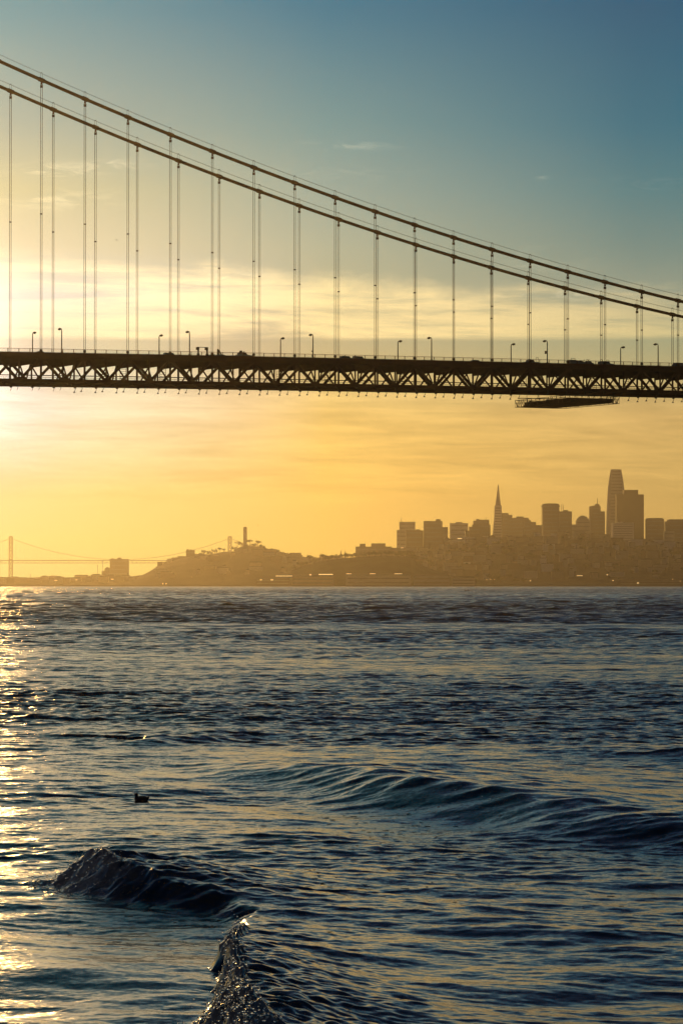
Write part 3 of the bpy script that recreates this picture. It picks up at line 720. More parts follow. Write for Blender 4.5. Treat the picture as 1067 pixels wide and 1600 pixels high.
# ------------------------------------------------------------------ far land
M_hill = mat('hillside', (.07, .06, .045), .95, 0, .35, .01)
M_wood = mat('wooded slope', (.035, .045, .025), .95, 0, .35, .03)
M_shore = mat('shore', (.16, .12, .08), .95, 0, .2, .01)
def ridge(name, pts, Y, dfront, dback, m, label, foot=-1.5, bumpy=2.0, seed=1):
    """a hill whose skyline follows the given points at distance Y, sloping to the water on both sides"""
    pts = sorted(pts); xs = np.array([ax(p[0], Y) for p in pts]); zs = np.array([az(p[1], Y) for p in pts])
    n = 220; X = np.linspace(xs[0], xs[-1], n); Z = np.interp(X, xs, zs)
    ts = np.concatenate([np.linspace(-1, 0, 22), np.linspace(0, 1, 12)[1:]])
    mb = MB(); rr = np.random.default_rng(seed)
    V = []
    for t in ts:
        yy_ = Y+(t*dfront if t < 0 else t*dback)
        f = (1-abs(t)**1.35) if t < 0 else (1-t*t)
        zt = foot+(Z-foot)*f
        zt = zt+bumpy*wob(X, np.full(n, yy_), 60.0, seed)*min(1, (1-abs(t))*2)*(0 if t == 0 else 1)*.6-(0 if t == 0 else .4*bumpy)
        for a_, c_ in zip(X, zt): V.append((a_, yy_, max(c_, foot)))
    F = [(j*n+i, j*n+i+1, (j+1)*n+i+1, (j+1)*n+i) for j in range(len(ts)-1) for i in range(n-1)]
    mb.add(V, F); o = mb.build(name, m, None, True); tag(o, label, 'hill', kind='structure')
    def h(x, y_):
        t = (y_-Y)/(dfront if y_ < Y else dback); f = (1-abs(t)**1.35) if t < 0 else (1-t*t)
        return foot+(float(np.interp(x, X, Z))-foot)*max(f, 0)
    return o, h
# left to right
_, h_left = ridge('shoreline', [(-700,900),(-200,896),(0,901),(20,903),(60,902),(85,899),(100,902),(130,902),(150,897),(200,901),(235,897),(300,892),(420,892)], 7900, 500, 900, M_hill, 'low hazy waterfront under the distant bridge', seed=2)
_, h_tele = ridge('hill', [(215,915),(235,894),(250,884),(275,875),(300,869),(330,866),(350,862),(366,862),(372,856),(383,852),(405,854),(430,860),(455,866),(480,871),(520,874),(570,876),(640,880),(700,900),(740,915)], 7300, 900, 500, M_hill, 'rounded hazy hill carrying a slim tower', seed=3)
_, h_city = ridge('hill', [(540,915),(560,890),(610,872),(660,862),(700,849),(740,843),(800,841),(850,837),(900,839),(950,845),(1000,850),(1067,858),(1250,862),(1600,880),(1800,915)], 7000, 1150, 700, M_hill, 'broad hillside covered with houses below the downtown towers', seed=4)
_, h_pt = ridge('hill', [(400,915),(430,902),(450,893),(470,885),(500,877),(530,873),(560,870),(600,868),(640,870),(660,884),(700,898),(740,906),(900,910),(1100,911),(1300,913)], 5900, 260, 200, M_wood, 'dark wooded point in front of the city hillside', seed=5)
m_ = MB(); m_.box((0, 5640, -1.2), (2600, 130, 6.2)); sh = m_.build('shore', M_shore); tag(sh, 'thin tan seawall strip along the far waterline', 'shore', kind='structure')
m_ = MB(); m_.box((0, 8900, -2.2), (9000, 3400, 4.0)); gr = m_.build('ground', M_hill); tag(gr, 'flat hazy city ground behind the hills', 'ground', kind='structure')

# buildings
M_b = [mat('pale concrete', (.38, .34, .28), .8, 0, .08, .02), mat('brown concrete', (.22, .17, .12), .8, 0, .08, .02), mat('dark granite', (.08, .06, .05), .8, 0, .08, .02, .1), mat('white quartz', (.55, .52, .48), .8, 0, .05, .02)]
M_win = mat('window glass', (.22, .19, .15), .35, 0, .2, .1, .4)
M_gold = mat('glowing sun glint', (.8, .5, .2), .2, 0, .05, 1, .5, ((1.0, .66, .26), 1.3))  # emission stands in for sun reflected off roofs and glass
G_SKY = 'skyline buildings'
def tower(name, label, cat, Y, blocks, m=0, win=True, gb=None, depth=None, extra=None, rows=None):
    """blocks: list of (px0, px1, ytop, ybottom or None, part name)"""
    p0 = min(b_[0] for b_ in blocks); p1 = max(b_[1] for b_ in blocks)
    cx_ = ax((p0+p1)/2, Y); gz = 0.0 if gb is None else az(gb, Y)
    t = empty(name, (cx_, Y, gz)); wi = ax(p1, Y)-ax(p0, Y); dp = depth or min(max(wi*.8, 16), 45)
    for j, (a, b_, yt, yb, pn) in enumerate(blocks):
        x0, x1 = ax(a, Y), ax(b_, Y); zt = az(yt, Y); zb = gz if yb is None else az(yb, Y)
        off = j*.35; d_ = dp-off*2
        o = MB().box(((x0+x1)/2, Y+dp/2, (zt+zb)/2), (x1-x0, d_, zt-zb)).build(pn, M_b[m], t)
        if win and (zt-zb) > 16 and pn in ('body', 'wing', 'crown'):
            n = rows or max(3, int((zt-max(zb, zt-110))/9))
            fl = (zt-max(zb, zt-110))/n
            for r_ in range(n):
                z_ = zt-(r_+.55)*fl; mb = MB(); nc_ = max(2, int((x1-x0)/6.5)); st_ = (x1-x0)/nc_
                mb.box(((x0+x1)/2, Y+off-.05, z_), ((x1-x0)*.88, .5, fl*.30))
                mb.build('window_row', M_win, o)
    if extra: extra(t, Y, dp)
    return tag(t, label, cat, G_SKY)
def masts(lst, thick=1.2):
    def f(t, Y, dp):
        for px, y0, y1 in lst: MB().bar((ax(px, Y), Y+dp/2, az(y0, Y)), (ax(px, Y), Y+dp/2, az(y1, Y)), thick).build('antenna', M_b[1], t)
    return f
BODY = 'body'
tower('apartment_block', 'long low block with two boxes on its flat roof, left end of the skyline', 'building', 6950, [(555.5,612,854,None,BODY),(562,571,849.7,854,'roof_box'),(580,602,849,854,'roof_box'),(612,640,856,None,'wing')], 1, gb=878)
tower('high_rise', 'leftmost tall block, pale, with a lower shoulder on its left', 'building', 7600, [(624,648.6,815.3,None,BODY),(620,624,827.9,None,'wing')], 0, gb=885, extra=masts([(627,815,809)], .9))
tower('apartment_tower', 'balconied block standing in front of the leftmost tall block', 'building', 7050, [(634,661,828.5,None,BODY),(650,656,827,828.5,'roof_box')], 1, gb=872)
tower('apartment_tower', 'wide dark tower with a roof box and a lower right shoulder', 'building', 7000, [(662,691,814,None,BODY),(681,688,811.2,814,'roof_box'),(691,699.5,823.5,None,'wing')], 1, gb=870)
tower('office_block', 'pale grid fronted block alone between two dark groups', 'building', 7500, [(703,731,817.5,None,BODY),(712,722,815.7,817.5,'roof_box')], 3, gb=860)
tower('apartment_tower', 'flat topped block directly left of the pointed skyscraper', 'building', 7500, [(744,764,812,None,BODY),(739.5,744,813.5,None,'wing'),(764,766,820,None,'wing'),(744,748,810.8,812,'roof_box')], 1, gb=860, extra=masts([(759.5,812,807.5)], .9))
tower('apartment_building', 'stepped old apartment building left of the pointed skyscraper', 'building', 7050, [(733,752,823,None,BODY),(738,747,819.5,823,'roof_box'),(727,733,829,None,'wing'),(752,765,829,None,'wing')], 1, gb=856)
tower('apartment_slab', 'pale low slab under the stepped old apartment building', 'building', 6780, [(726,751,839,None,BODY)], 3, gb=868)
def stepped(t, Y, dp): pass
tower('office_tower', 'block touching the right side of the pointed skyscraper', 'building', 8300, [(784,794,801.5,None,BODY),(794,800,804.5,None,'wing'),(800,803,810,None,'wing')], 1, gb=850)
tower('office_tower', 'broad block with a small roof box right of the pointed skyscraper', 'building', 8500, [(801,826,809,None,BODY),(807,818,807,809,'roof_box')], 1, gb=850)
tower('office_block', 'lower stepped block filling the gap left of the ribbed tower', 'building', 8000, [(818,829,812.5,None,BODY),(829,837,815.5,None,'wing'),(837,847,820.5,None,'wing')], 1, gb=850)
def ribs(t, Y, dp):
    m = MB()
    for i in range(12):
        z_ = az(792+i*3.1, Y)
        for a in (847.0, 873.6): m.box((ax(a, Y), Y+dp/2, z_), (1.6, dp, 1.5))
    m.build('balcony_slab', M_b[1], t)
tower('ribbed_tower', 'tower with a wide cap and saw toothed balcony sides', 'building', 7500, [(848,873,787.4,None,BODY),(846.4,874.2,789.6,791.4,'crown_cap'),(851,870,786.6,787.4,'roof_box')], 1, gb=845, extra=ribs)
tower('office_tower', 'plain block with twin antennas joined to the ribbed tower', 'building', 7700, [(873.5,893,799,None,BODY),(880,887,797,799,'roof_box')], 1, gb=845, extra=masts([(877.6,799,787.5),(880.2,799,787.5)], 1.0))
tower('office_block', 'low pale block right of the antenna tower', 'building', 8100, [(893,901,819.5,None,BODY)], 0, gb=850)
tower('stepped_tower', 'old office tower with rounded stepped crown', 'building', 8300, [(900,922,813,None,BODY),(901.5,919.5,810,813,'crown'),(904,917,807.3,810,'crown'),(906.5,913.5,805.6,807.3,'crown')], 0, gb=850)
tower('spired_tower', 'slender stepped tower ending in a thin needle spire', 'building', 8500, [(924,944.6,799,None,BODY),(921,938,791,None,'wing'),(925,937,790,799,'crown'),(930,936,787.5,790,'crown')], 1, gb=850, extra=masts([(933.6,788,778.6)], 1.4))
tower('office_block', 'pale gridded block in front of the two tallest towers', 'building', 8100, [(956.5,989.8,816.8,None,BODY),(966,973,815.4,816.8,'roof_box')], 3, gb=850, rows=9)
tower('dark_skyscraper', 'broad dark slab tower with notched top overlapping the tallest tower', 'building', 8400, [(963,1005.4,772.4,None,BODY),(974.5,996.6,765.4,772.4,'crown')], 2, gb=850, win=False)
tower('office_tower', 'square flat block standing alone right of the dark slab tower', 'building', 8200, [(1009.5,1037,811,None,BODY),(1011,1035,809.4,811,'roof_box')], 1, gb=850)
tower('office_tower', 'wide block cut by the right edge of the picture', 'building', 8300, [(1044,1078,811.5,None,BODY),(1040,1044,814.5,None,'wing')], 1, gb=855)
tower('apartment_block', 'pale lower block in front of the two right hand blocks', 'building', 7500, [(1037,1053,830,None,BODY)], 0, gb=858)
tower('waterfront_block', 'big boxy building by the distant bridge at the left', 'building', 8050, [(172,200.6,873.5,None,BODY),(184,189,871.3,873.5,'roof_box'),(174,178,872.4,873.5,'roof_box')], 1, gb=912)
tower('waterfront_house', 'small stepped building touching the left of the boxy waterfront block', 'building', 7900, [(164,172,887.5,None,BODY),(159.5,164,892,None,'wing'),(166,170,886.3,887.5,'roof_box')], 1, gb=912)
tower('hill_apartments', 'castle like apartment block on the left shoulder of the tower hill', 'building', 7350, [(291,304.4,860,None,BODY),(292,295,858,860,'roof_box'),(297,300,858.4,860,'roof_box'),(302,304,859,860,'roof_box')], 1, gb=880)
tower('hill_apartments', 'long low flats stepping down left of the castle like block', 'building', 7350, [(278,290.6,869,None,BODY),(268.5,278,871,None,'wing'),(256,268.5,878,None,'wing'),(244,256,885,None,'wing')], 1, gb=900)
# pointed pyramid skyscraper
Y = 8400; t = empty('pyramid_skyscraper', (ax(777.5, Y), Y, 0))
def pyr(name, y0, a0, b0, y1, a1, b1, parent, mm, d0=None, dY=0.0):
    z0, z1 = az(y0, Y), az(y1, Y); w0, w1 = (ax(b0, Y)-ax(a0, Y)), (ax(b1, Y)-ax(a1, Y)); c0, c1 = ax((a0+b0)/2, Y), ax((a1+b1)/2, Y)
    return MB().hexa([(c0-w0/2, Y-w0/2+dY, z0), (c0+w0/2, Y-w0/2+dY, z0), (c0+w0/2, Y+w0/2+dY, z0), (c0-w0/2, Y+w0/2+dY, z0)],
                     [(c1-w1/2, Y-w1/2+dY, z1), (c1+w1/2, Y-w1/2+dY, z1), (c1+w1/2, Y+w1/2+dY, z1), (c1-w1/2, Y+w1/2+dY, z1)]).build(name, mm, parent)
bd = pyr('body', 912, 762.5, 793, 790, 773.4, 782.2, t, M_b[3]); pyr('spire', 790, 773.6, 782.0, 757.2, 777.7, 778.5, t, M_b[0])
pyr('wing', 850, 781.0, 784.2, 790, 780.8, 783.4, t, M_b[3]); pyr('wing', 850, 770.6, 773.5, 790, 772.2, 774.6, t, M_b[3])
for i in range(12):
    y_ = 794+i*4.2; f = (y_-790)/122; a0 = 773.4-f*10.9; b0 = 782.2+f*10.8; wv = (ax(b0, Y)-ax(a0, Y))
    MB().box((ax((a0+b0)/2, Y), Y-wv/2-.1, az(y_, Y)), (wv*.86, .8, 2.2)).build('window_row', M_win, bd)
tag(t, 'very slim pointed pyramid skyscraper tapering to a spire', 'skyscraper', G_SKY)
# rounded tallest tower
Y = 8800; t = empty('tallest_tower', (ax(960.5, Y), Y, 0)); prof = [(912,946,976.4),(840,946.2,976),(800,947.2,975.6),(764,949.2,974.6),(748,951.2,972.6),(733.6,953.8,970)]
vs = []; N_ = 24
for y_, a0, b0 in prof:
    r_ = (ax(b0, Y)-ax(a0, Y))/2; c_ = ax((a0+b0)/2, Y)
    for k in range(N_):
        a = 2*math.pi*k/N_; ca, sa = math.cos(a), math.sin(a); pw = .55
        vs.append((c_+r_*math.copysign(abs(ca)**pw, ca), Y+r_*math.copysign(abs(sa)**pw, sa), az(y_, Y)))
n_ = len(prof); fs = [(i*N_+k, i*N_+(k+1) % N_, (i+1)*N_+(k+1) % N_, (i+1)*N_+k) for i in range(n_-1) for k in range(N_)]+[tuple(range(N_-1,-1,-1)), tuple(range((n_-1)*N_, n_*N_))]
bd = MB().add(vs, fs).build('body', M_b[0], t)
for i in range(18):
    y_ = 737+i*5.0; a0 = np.interp(y_, [p[0] for p in prof[::-1]], [p[1] for p in prof[::-1]]); b0 = np.interp(y_, [p[0] for p in prof[::-1]], [p[2] for p in prof[::-1]])
    r_ = (ax(b0, Y)-ax(a0, Y))/2; MB().box((ax((a0+b0)/2, Y), Y-r_-.2, az(y_, Y)), (r_*1.35, .8, 2.6)).build('window_row', M_win, bd)
tag(t, 'tallest tower, rounded and narrowing to a flat top', 'skyscraper', G_SKY)
# slim fluted monument on the hill
Y = 7300; x0 = ax(383.2, Y); zb = az(856, Y); zt = az(823.3, Y); r_ = (ax(386.3, Y)-ax(380.2, Y))/2
t = empty('monument_tower', (x0, Y, zb)); pr = [(r_*1.05, 0), (r_, 1.5), (r_*.92, zt-zb-4.5), (r_*.86, zt-zb-4), (r_*.86, zt-zb)]
MB().lathe((x0, Y, zb), pr, 20).build('shaft', M_b[0], t)
MB().box((x0, Y, zb+2.5), (r_*3.2, r_*3.2, 9)).build('base', M_b[0], t)
m_ = MB()
for k in range(10):
    a = 2*math.pi*k/10; m_.box((x0+math.cos(a)*r_*.88, Y+math.sin(a)*r_*.88, zt-2.6), (1.0, .6, 3.0), a+math.pi/2)
m_.build('window_openings', M_win, t)
tag(t, 'slim cylindrical monument tower on the round hill', 'tower')

# distant suspension bridge
M_bay = mat('grey bridge steel', (.2, .2, .2), .6)
YB = 10700.0; bb = empty('distant_bridge', (ax(190, YB), YB, 0)); tag(bb, 'far hazy suspension bridge with two towers behind the round hill', 'bridge')
def bay_tower(px):
    w_ = 7.6/FPX*YB; zt = az(838, YB); zb = 0.0; c_ = ax(px, YB)
    t = MB().bar((c_-w_*.36, YB-8, zb), (c_-w_*.30, YB-8, zt), 3.4, 5).bar((c_+w_*.36, YB-8, zb), (c_+w_*.30, YB-8, zt), 3.4, 5).build('tower', M_bay, bb)
    m = MB(); H = zt-zb
    for f in (.16, .34, .52, .70, .86, .985): m.box((c_, YB-8, zb+H*f), (w_*.72, 4, 5))
    for i in range(5):
        f0, f1 = (.16, .34, .52, .70, .86)[i], (.34, .52, .70, .86, .985)[i]
        m.bar((c_-w_*.32, YB-8, zb+H*f0), (c_+w_*.32, YB-8, zb+H*f1), 1.8); m.bar((c_+w_*.32, YB-8, zb+H*f0), (c_-w_*.32, YB-8, zb+H*f1), 1.8)
    m.build('cross_bracing', M_bay, t)
bay_tower(18); bay_tower(359.5)
def bcab(px):             # cable height by bearing
    if px < 18: f = (18-px)/171; return 841+33*(1-(1-min(f, 1))**2)
    if px > 359.5: f = (px-359.5)/171; return 841+33*(1-(1-min(f, 1))**2)
    return 874.3-33.3*((px-188.7)/170.7)**2
MB().tube([(ax(p, YB), YB-8, az(bcab(p), YB)) for p in range(-160, 541, 6)], .75, 6).build('main_cable', M_bay, bb)
for p in np.arange(-120, 500, 4.15*1.6):
    if az(bcab(p), YB) > az(874, YB): MB().bar((ax(p, YB), YB-8, az(bcab(p), YB)), (ax(p, YB), YB-8, az(876, YB)), .35).build('hanger', M_bay, bb)
for y_, hh_ in ((875.8, 2.6), (879.7, 1.8)): MB().box((ax(190, YB), YB, az(y_, YB)), (ax(900, YB)-ax(-520, YB), 18, hh_)).build('deck_level', M_bay, bb)
m_ = MB()
for i, p in enumerate(np.arange(-300, 480, 3.3)): m_.bar((ax(p, YB), YB-9, az(875.8, YB)), (ax(p+3.3*(1 if i % 2 else -0), YB), YB-9, az(879.7, YB)), .8)
m_.build('truss_web', M_bay, bb)

# houses and low blocks on the slopes
M_h = [mat('cream stucco', (.42, .37, .30), .85, 0, .06, .1), mat('grey stucco', (.28, .26, .24), .85, 0, .06, .1), mat('tan stucco', (.32, .25, .18), .85, 0, .06, .1), mat('brown shingle', (.18, .13, .1), .85, 0, .06, .1), mat('white stucco', (.55, .52, .48), .85, 0, .04, .1)]
M_roof = mat('tar roof', (.10, .08, .07), .9)
names = ['cream', 'grey', 'tan', 'brown', 'white']
shapes = [('flat roofed house', 11, 11, 9, 0), ('gabled house', 9, 12, 9, 1), ('apartment block', 22, 14, 13, 0), ('wide terrace', 26, 12, 8, 0), ('tall house', 9, 10, 13, 1)]
proto = {}
def house_proto(ci, si):
    if (ci, si) in proto: return None
    nm, w_, d_, h_, rf = shapes[si]; t = empty('house' if si != 2 else 'apartment_block', (0, 0, 0))
    MB().box((0, 0, h_/2-3), (w_, d_, h_+6)).build('wall', M_h[ci], t)
    if rf:
        MB().add([(-w_/2-.3,-d_/2-.3,h_),(w_/2+.3,-d_/2-.3,h_),(w_/2+.3,d_/2+.3,h_),(-w_/2-.3,d_/2+.3,h_),(0,-d_/2-.3,h_+2.6),(0,d_/2+.3,h_+2.6)],[(0,1,4),(1,2,5,4),(2,3,5),(3,0,4,5),(3,2,1,0)]).build('roof', M_roof, t)
    else: MB().box((0, 0, h_+.35), (w_+.4, d_+.4, .7)).build('roof', M_roof, t)
    proto[(ci, si)] = t; return t
landmarks = [(560,640,'under the leftmost tall block'),(640,705,'under the wide dark tower'),(705,765,'under the pale gridded block'),(765,805,'under the pointed skyscraper'),(805,845,'left of the ribbed tower'),(845,895,'under the ribbed tower'),(895,945,'under the needle spire'),(945,1005,'under the dark slab tower'),(1005,1080,'by the right edge')]
rr = random.Random(11); placed = []
cnt = 0; tries = 0
while cnt < 230 and tries < 6000:
    tries += 1
    tt = rr.random()**.8; Yh = 5960+tt*1000; px = rr.uniform(575, 1078); x_ = ax(px, Yh); z_ = h_city(x_, Yh)
    if z_ < 6 or any(abs(x_-a) < 20 and abs(Yh-b_) < 26 for a, b_ in placed): continue
    py = 911-(z_-HC)/Yh*FPX
    if py > 908: continue
    placed.append((x_, Yh)); ci = rr.choice([0,1,1,2,2,3,3,4]); si = rr.choice([0,0,1,2,2,3,4])
    fresh = house_proto(ci, si); t = fresh or copy_tree(proto[(ci, si)]); t.parent = None
    t.location = (x_, Yh, z_); t.rotation_euler = (0, 0, rr.choice([0, .15, -.2, .3]))
    lm = next((l for a, b_, l in landmarks if a <= px < b_), landmarks[-1][2])
    row = 'low' if py > 885 else ('half way up' if py > 862 else 'high')
    tag(t, ('%s %s %s on the hillside %s' % (names[ci], shapes[si][0], row, lm)).replace('half way up on', 'midway up'), 'house' if si != 2 else 'building', 'houses on the city hillside')
    cnt += 1
for n_ in range(46):
    Yh = 6560+rr.random()*700; px = rr.uniform(250, 560); x_ = ax(px, Yh); z_ = h_tele(x_, Yh)
    if z_ < 4: continue
    ci = rr.choice([0,1,2,3]); si = rr.choice([0,1,2,3]); fresh = house_proto(ci, si); t = fresh or copy_tree(proto[(ci, si)]); t.parent = None
    t.location = (x_, Yh, z_-2); t.rotation_euler = (0, 0, rr.choice([0, .2, -.2]))
    side = 'left flank' if px < 350 else ('front' if px < 430 else 'right flank')
    tag(t, '%s %s on the %s of the hazy tower hill' % (names[ci], shapes[si][0], side), 'house' if si != 2 else 'building', 'houses on the tower hill')
for n_ in range(22):
    Yh = 7480+rr.random()*250; px = -10+n_*11.5; x_ = ax(px, Yh); w_ = rr.uniform(14, 34); h_ = rr.uniform(7, 13)
    z0 = max(h_left(x_, Yh), 0); t = empty('warehouse', (x_, Yh, z0-4)); MB().box((x_, Yh, z0+h_/2-2), (w_, 20, h_+4)).build('wall', M_h[rr.choice([1, 2, 3])], t)
    MB().box((x_, Yh, z0+h_+.8), (w_*rr.uniform(.4, 1.02), 18, 1.6)).build('roof', M_roof, t)
    nb = ['under the far bridge tower', 'right of the far bridge tower', 'left of the boxy waterfront building', 'beside the boxy waterfront building', 'at the foot of the round hill'][min(int(px/52), 4)]
    tag(t, 'low hazy waterfront warehouse ' + nb, 'warehouse', 'warehouses on the left waterfront')
# long sheds on the front shore
def shed(px0, px1, ytop, Y, label, m, arches=True, roof=True):
    x0, x1 = ax(px0, Y), ax(px1, Y); z1 = az(ytop, Y); t = empty('pier_shed', ((x0+x1)/2, Y, 1.5))
    MB().box(((x0+x1)/2, Y+10, (1.5+z1)/2), (x1-x0, 20, z1-1.5)).build('wall', m, t)
    if roof: MB().add([(x0,Y-.5,z1),(x1,Y-.5,z1),(x1,Y+20.5,z1),(x0,Y+20.5,z1),(x0+3,Y+10,z1+3),(x1-3,Y+10,z1+3)],[(0,1,5,4),(1,2,5),(2,3,4,5),(3,0,4),(3,2,1,0)]).build('roof', M_roof, t)
    for r_ in range(2):
        m_ = MB(); m_.box(((x0+x1)/2, Y-.1, 1.5+(z1-1.5)*(.3+.4*r_)), ((x1-x0)*.94, .5, (z1-1.5)*.14))
        m_.build('window_row', M_win, t)
    return tag(t, label, 'shed', 'long sheds on the far shore')
shed(400, 453, 903.5, 5590, 'left pier shed low at the waterline under the round hill', M_h[3])
shed(455, 522, 900.5, 5600, 'second pier shed from the left with a bright roof edge', M_h[2])
shed(540, 642, 899, 5600, 'long two storey shed in front of the dark wooded point', M_h[0])
shed(646, 702, 899.5, 5600, 'third long shed right of the wooded point', M_h[1])
shed(706, 742, 903, 5590, 'short low shed left of the dome shaped tree', M_h[0])
shed(965, 1075, 905, 5590, 'low shed at the far right waterline', M_h[3])
# sun glints on roofs and panes, painted as small glowing boxes
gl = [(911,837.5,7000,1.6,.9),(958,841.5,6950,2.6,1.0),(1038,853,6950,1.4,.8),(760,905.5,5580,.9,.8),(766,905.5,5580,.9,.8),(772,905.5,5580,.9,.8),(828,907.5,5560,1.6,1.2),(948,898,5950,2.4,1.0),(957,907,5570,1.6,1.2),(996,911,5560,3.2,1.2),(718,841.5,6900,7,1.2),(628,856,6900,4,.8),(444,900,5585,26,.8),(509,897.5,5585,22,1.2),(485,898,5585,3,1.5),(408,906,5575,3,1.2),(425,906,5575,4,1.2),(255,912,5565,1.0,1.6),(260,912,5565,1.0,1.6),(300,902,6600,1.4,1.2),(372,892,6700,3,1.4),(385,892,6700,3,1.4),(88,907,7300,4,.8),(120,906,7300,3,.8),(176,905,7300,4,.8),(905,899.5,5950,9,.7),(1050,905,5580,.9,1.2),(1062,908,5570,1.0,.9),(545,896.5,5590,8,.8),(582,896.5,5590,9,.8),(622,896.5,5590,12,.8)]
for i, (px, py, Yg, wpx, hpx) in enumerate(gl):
    o = MB().box((ax(px, Yg), Yg, az(py, Yg)), (wpx/FPX*Yg, 1.2, hpx/FPX*Yg)).build('painted_glint', M_gold); centre(o)
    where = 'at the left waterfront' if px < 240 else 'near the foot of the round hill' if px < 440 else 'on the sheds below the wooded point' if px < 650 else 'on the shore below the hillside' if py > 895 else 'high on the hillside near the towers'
    tag(o, 'small bright painted glint ' + where, 'painted glint', 'painted sun glints on the far shore')

# trees
M_leaf = mat('foliage', (.045, .06, .03), .8, 0, .4, .25); M_bark = mat('bark', (.07, .05, .035), .9)
def tree_proto(seed, w_, h_, kind):
    r_ = random.Random(seed); t = empty('tree', (0, 0, 0)); tr_h = h_*(.35 if kind != 'umbrella' else .6)
    m = MB(); m.tube([(0,0,-1.5), (.2,0,tr_h*.5), (0,.2,tr_h)], [w_*.05+.2, w_*.04+.12, .15], 6)
    for i in range(5):
        a = i*1.26+r_.random(); m.tube([(0,0,tr_h*.8), (math.cos(a)*w_*.2, math.sin(a)*w_*.2, tr_h+h_*.12), (math.cos(a)*w_*.36, math.sin(a)*w_*.36, tr_h+h_*.22)], [.22, .14, .06], 4)
    m.build('trunk', M_bark, t)
    m = MB(); cl_ = []
    for i in range(16):
        a = r_.random()*6.28; rr_ = w_*.40*math.sqrt(r_.random()); zz_ = tr_h+(h_-tr_h)*(r_.uniform(.1, .85) if kind != 'umbrella' else r_.uniform(.35, .8))*(1-.45*(rr_/(w_*.4))**2)
        cl_.append((math.cos(a)*rr_, math.sin(a)*rr_, zz_, w_*r_.uniform(.10, .2)))
    for (cx_, cy_, cz_, cr) in cl_:
        for j in range(34):
            v = Vector((r_.gauss(0, 1), r_.gauss(0, 1), r_.gauss(0, .7))).normalized()*cr*r_.uniform(.55, 1.05)
            c_ = Vector((cx_, cy_, cz_))+v; s_ = cr*r_.uniform(.16, .34); n1 = Vector((r_.gauss(0,1), r_.gauss(0,1), r_.gauss(0,1))).normalized(); n2 = n1.orthogonal().normalized()
            m.add([c_-n1*s_, c_+n2*s_*.7, c_+n1*s_, c_-n2*s_*.7], [(0,1,2,3)])
    m.build('crown', M_leaf, t); return t
tp = [tree_proto(1, 14, 12, 'round'), tree_proto(2, 18, 11, 'round'), tree_proto(3, 15, 15, 'umbrella')]
used = [False]*3
def tree(px, pbase, Y, kind, label, sc=1.0, group='trees on the far hills'):
    t = tp[kind] if not used[kind] else copy_tree(tp[kind]); used[kind] = True
    t.location = (ax(px, Y), Y, az(pbase, Y)); t.scale = (sc, sc, sc); t.rotation_euler = (0, 0, rr.random()*6)
    return tag(t, label, 'tree', group)
for px, pb, kd, sc in ((371,855,2,.9),(376,853,1,.7),(391,853,2,.95),(397,855,1,.8),(403,855,2,1.0),(366,860,1,.8),(409,858,1,.9),(414,861,0,.8)):
    tree(px, pb, 7280, kd, 'hazy tree beside the slim monument tower on the hill top', sc)
for px, pb, kd, sc in ((319,871,2,1.1),(315,873,2,.9),(328,868,1,.9),(336,865,1,.9),(343,864,2,.8),(350,862,0,.7)):
    tree(px, pb, 7280, kd, 'spreading hazy tree between the castle like flats and the monument', sc)
for px, pb, kd, sc in ((424,863,0,.9),(432,865,1,.9),(441,868,0,.8),(450,870,1,.8),(459,872,0,.8),(468,873,1,.8),(478,875,0,.7),(490,876,1,.8)):
    tree(px, pb, 7260, kd, 'rounded hazy tree descending the right slope of the tower hill', sc)
for px, pb, kd, sc in ((470,886,1,.8),(477,884,0,.75),(484,879,2,.9),(491,880,1,.8),(498,877,0,.7),(504,876,2,.8),(512,876,1,.8),(519,874,0,.8),(527,874,1,.8),(535,872,0,.7),(543,872,1,.8),(462,890,0,.7)):
    tree(px, pb, 5860, kd, 'dark tree on the left half of the wooded point', sc, 'trees on the wooded point')
for px, pb, kd, sc in ((552,872,1,.8),(560,871,0,.8),(568,871,1,.8),(577,870,0,.9),(586,869,1,.8),(595,869,0,.9),(604,869,1,.9),(613,869,0,.9),(622,870,1,.9),(631,870,0,1.0),(640,871,1,1.1),(648,876,1,1.0),(655,884,0,.9)):
    tree(px, pb, 5860, kd, 'dark tree on the right half of the wooded point', sc, 'trees on the wooded point')
for px, pb, lab, kd, sc in ((743,910,'small round dark tree at the shore right of the sheds',0,.65),(770,910,'largest dome shaped dark tree on the far shore',1,1.5),(781,910,'dark tree touching the right of the dome shaped tree',1,.9),(806,910,'lone low dark tree right of the dome shaped trees',1,.75),(818,910,'second low dark tree right of the dome shaped trees',1,.7)):
    tree(px, pb, 5700, kd, lab, sc)
for n_ in range(55):
    tt = rr.random(); Yh = 5950+tt*950; px = rr.uniform(600, 1070); x_ = ax(px, Yh); z_ = h_city(x_, Yh)
    if z_ < 5: continue
    lm = next((l for a, b_, l in landmarks if a <= px < b_), landmarks[-1][2])
    tree(px, 911-(z_-HC)/Yh*FPX, Yh, rr.choice([0, 1, 1]), 'dark street tree among the houses, ' + lm, rr.uniform(.6, 1.1), 'trees among the houses')
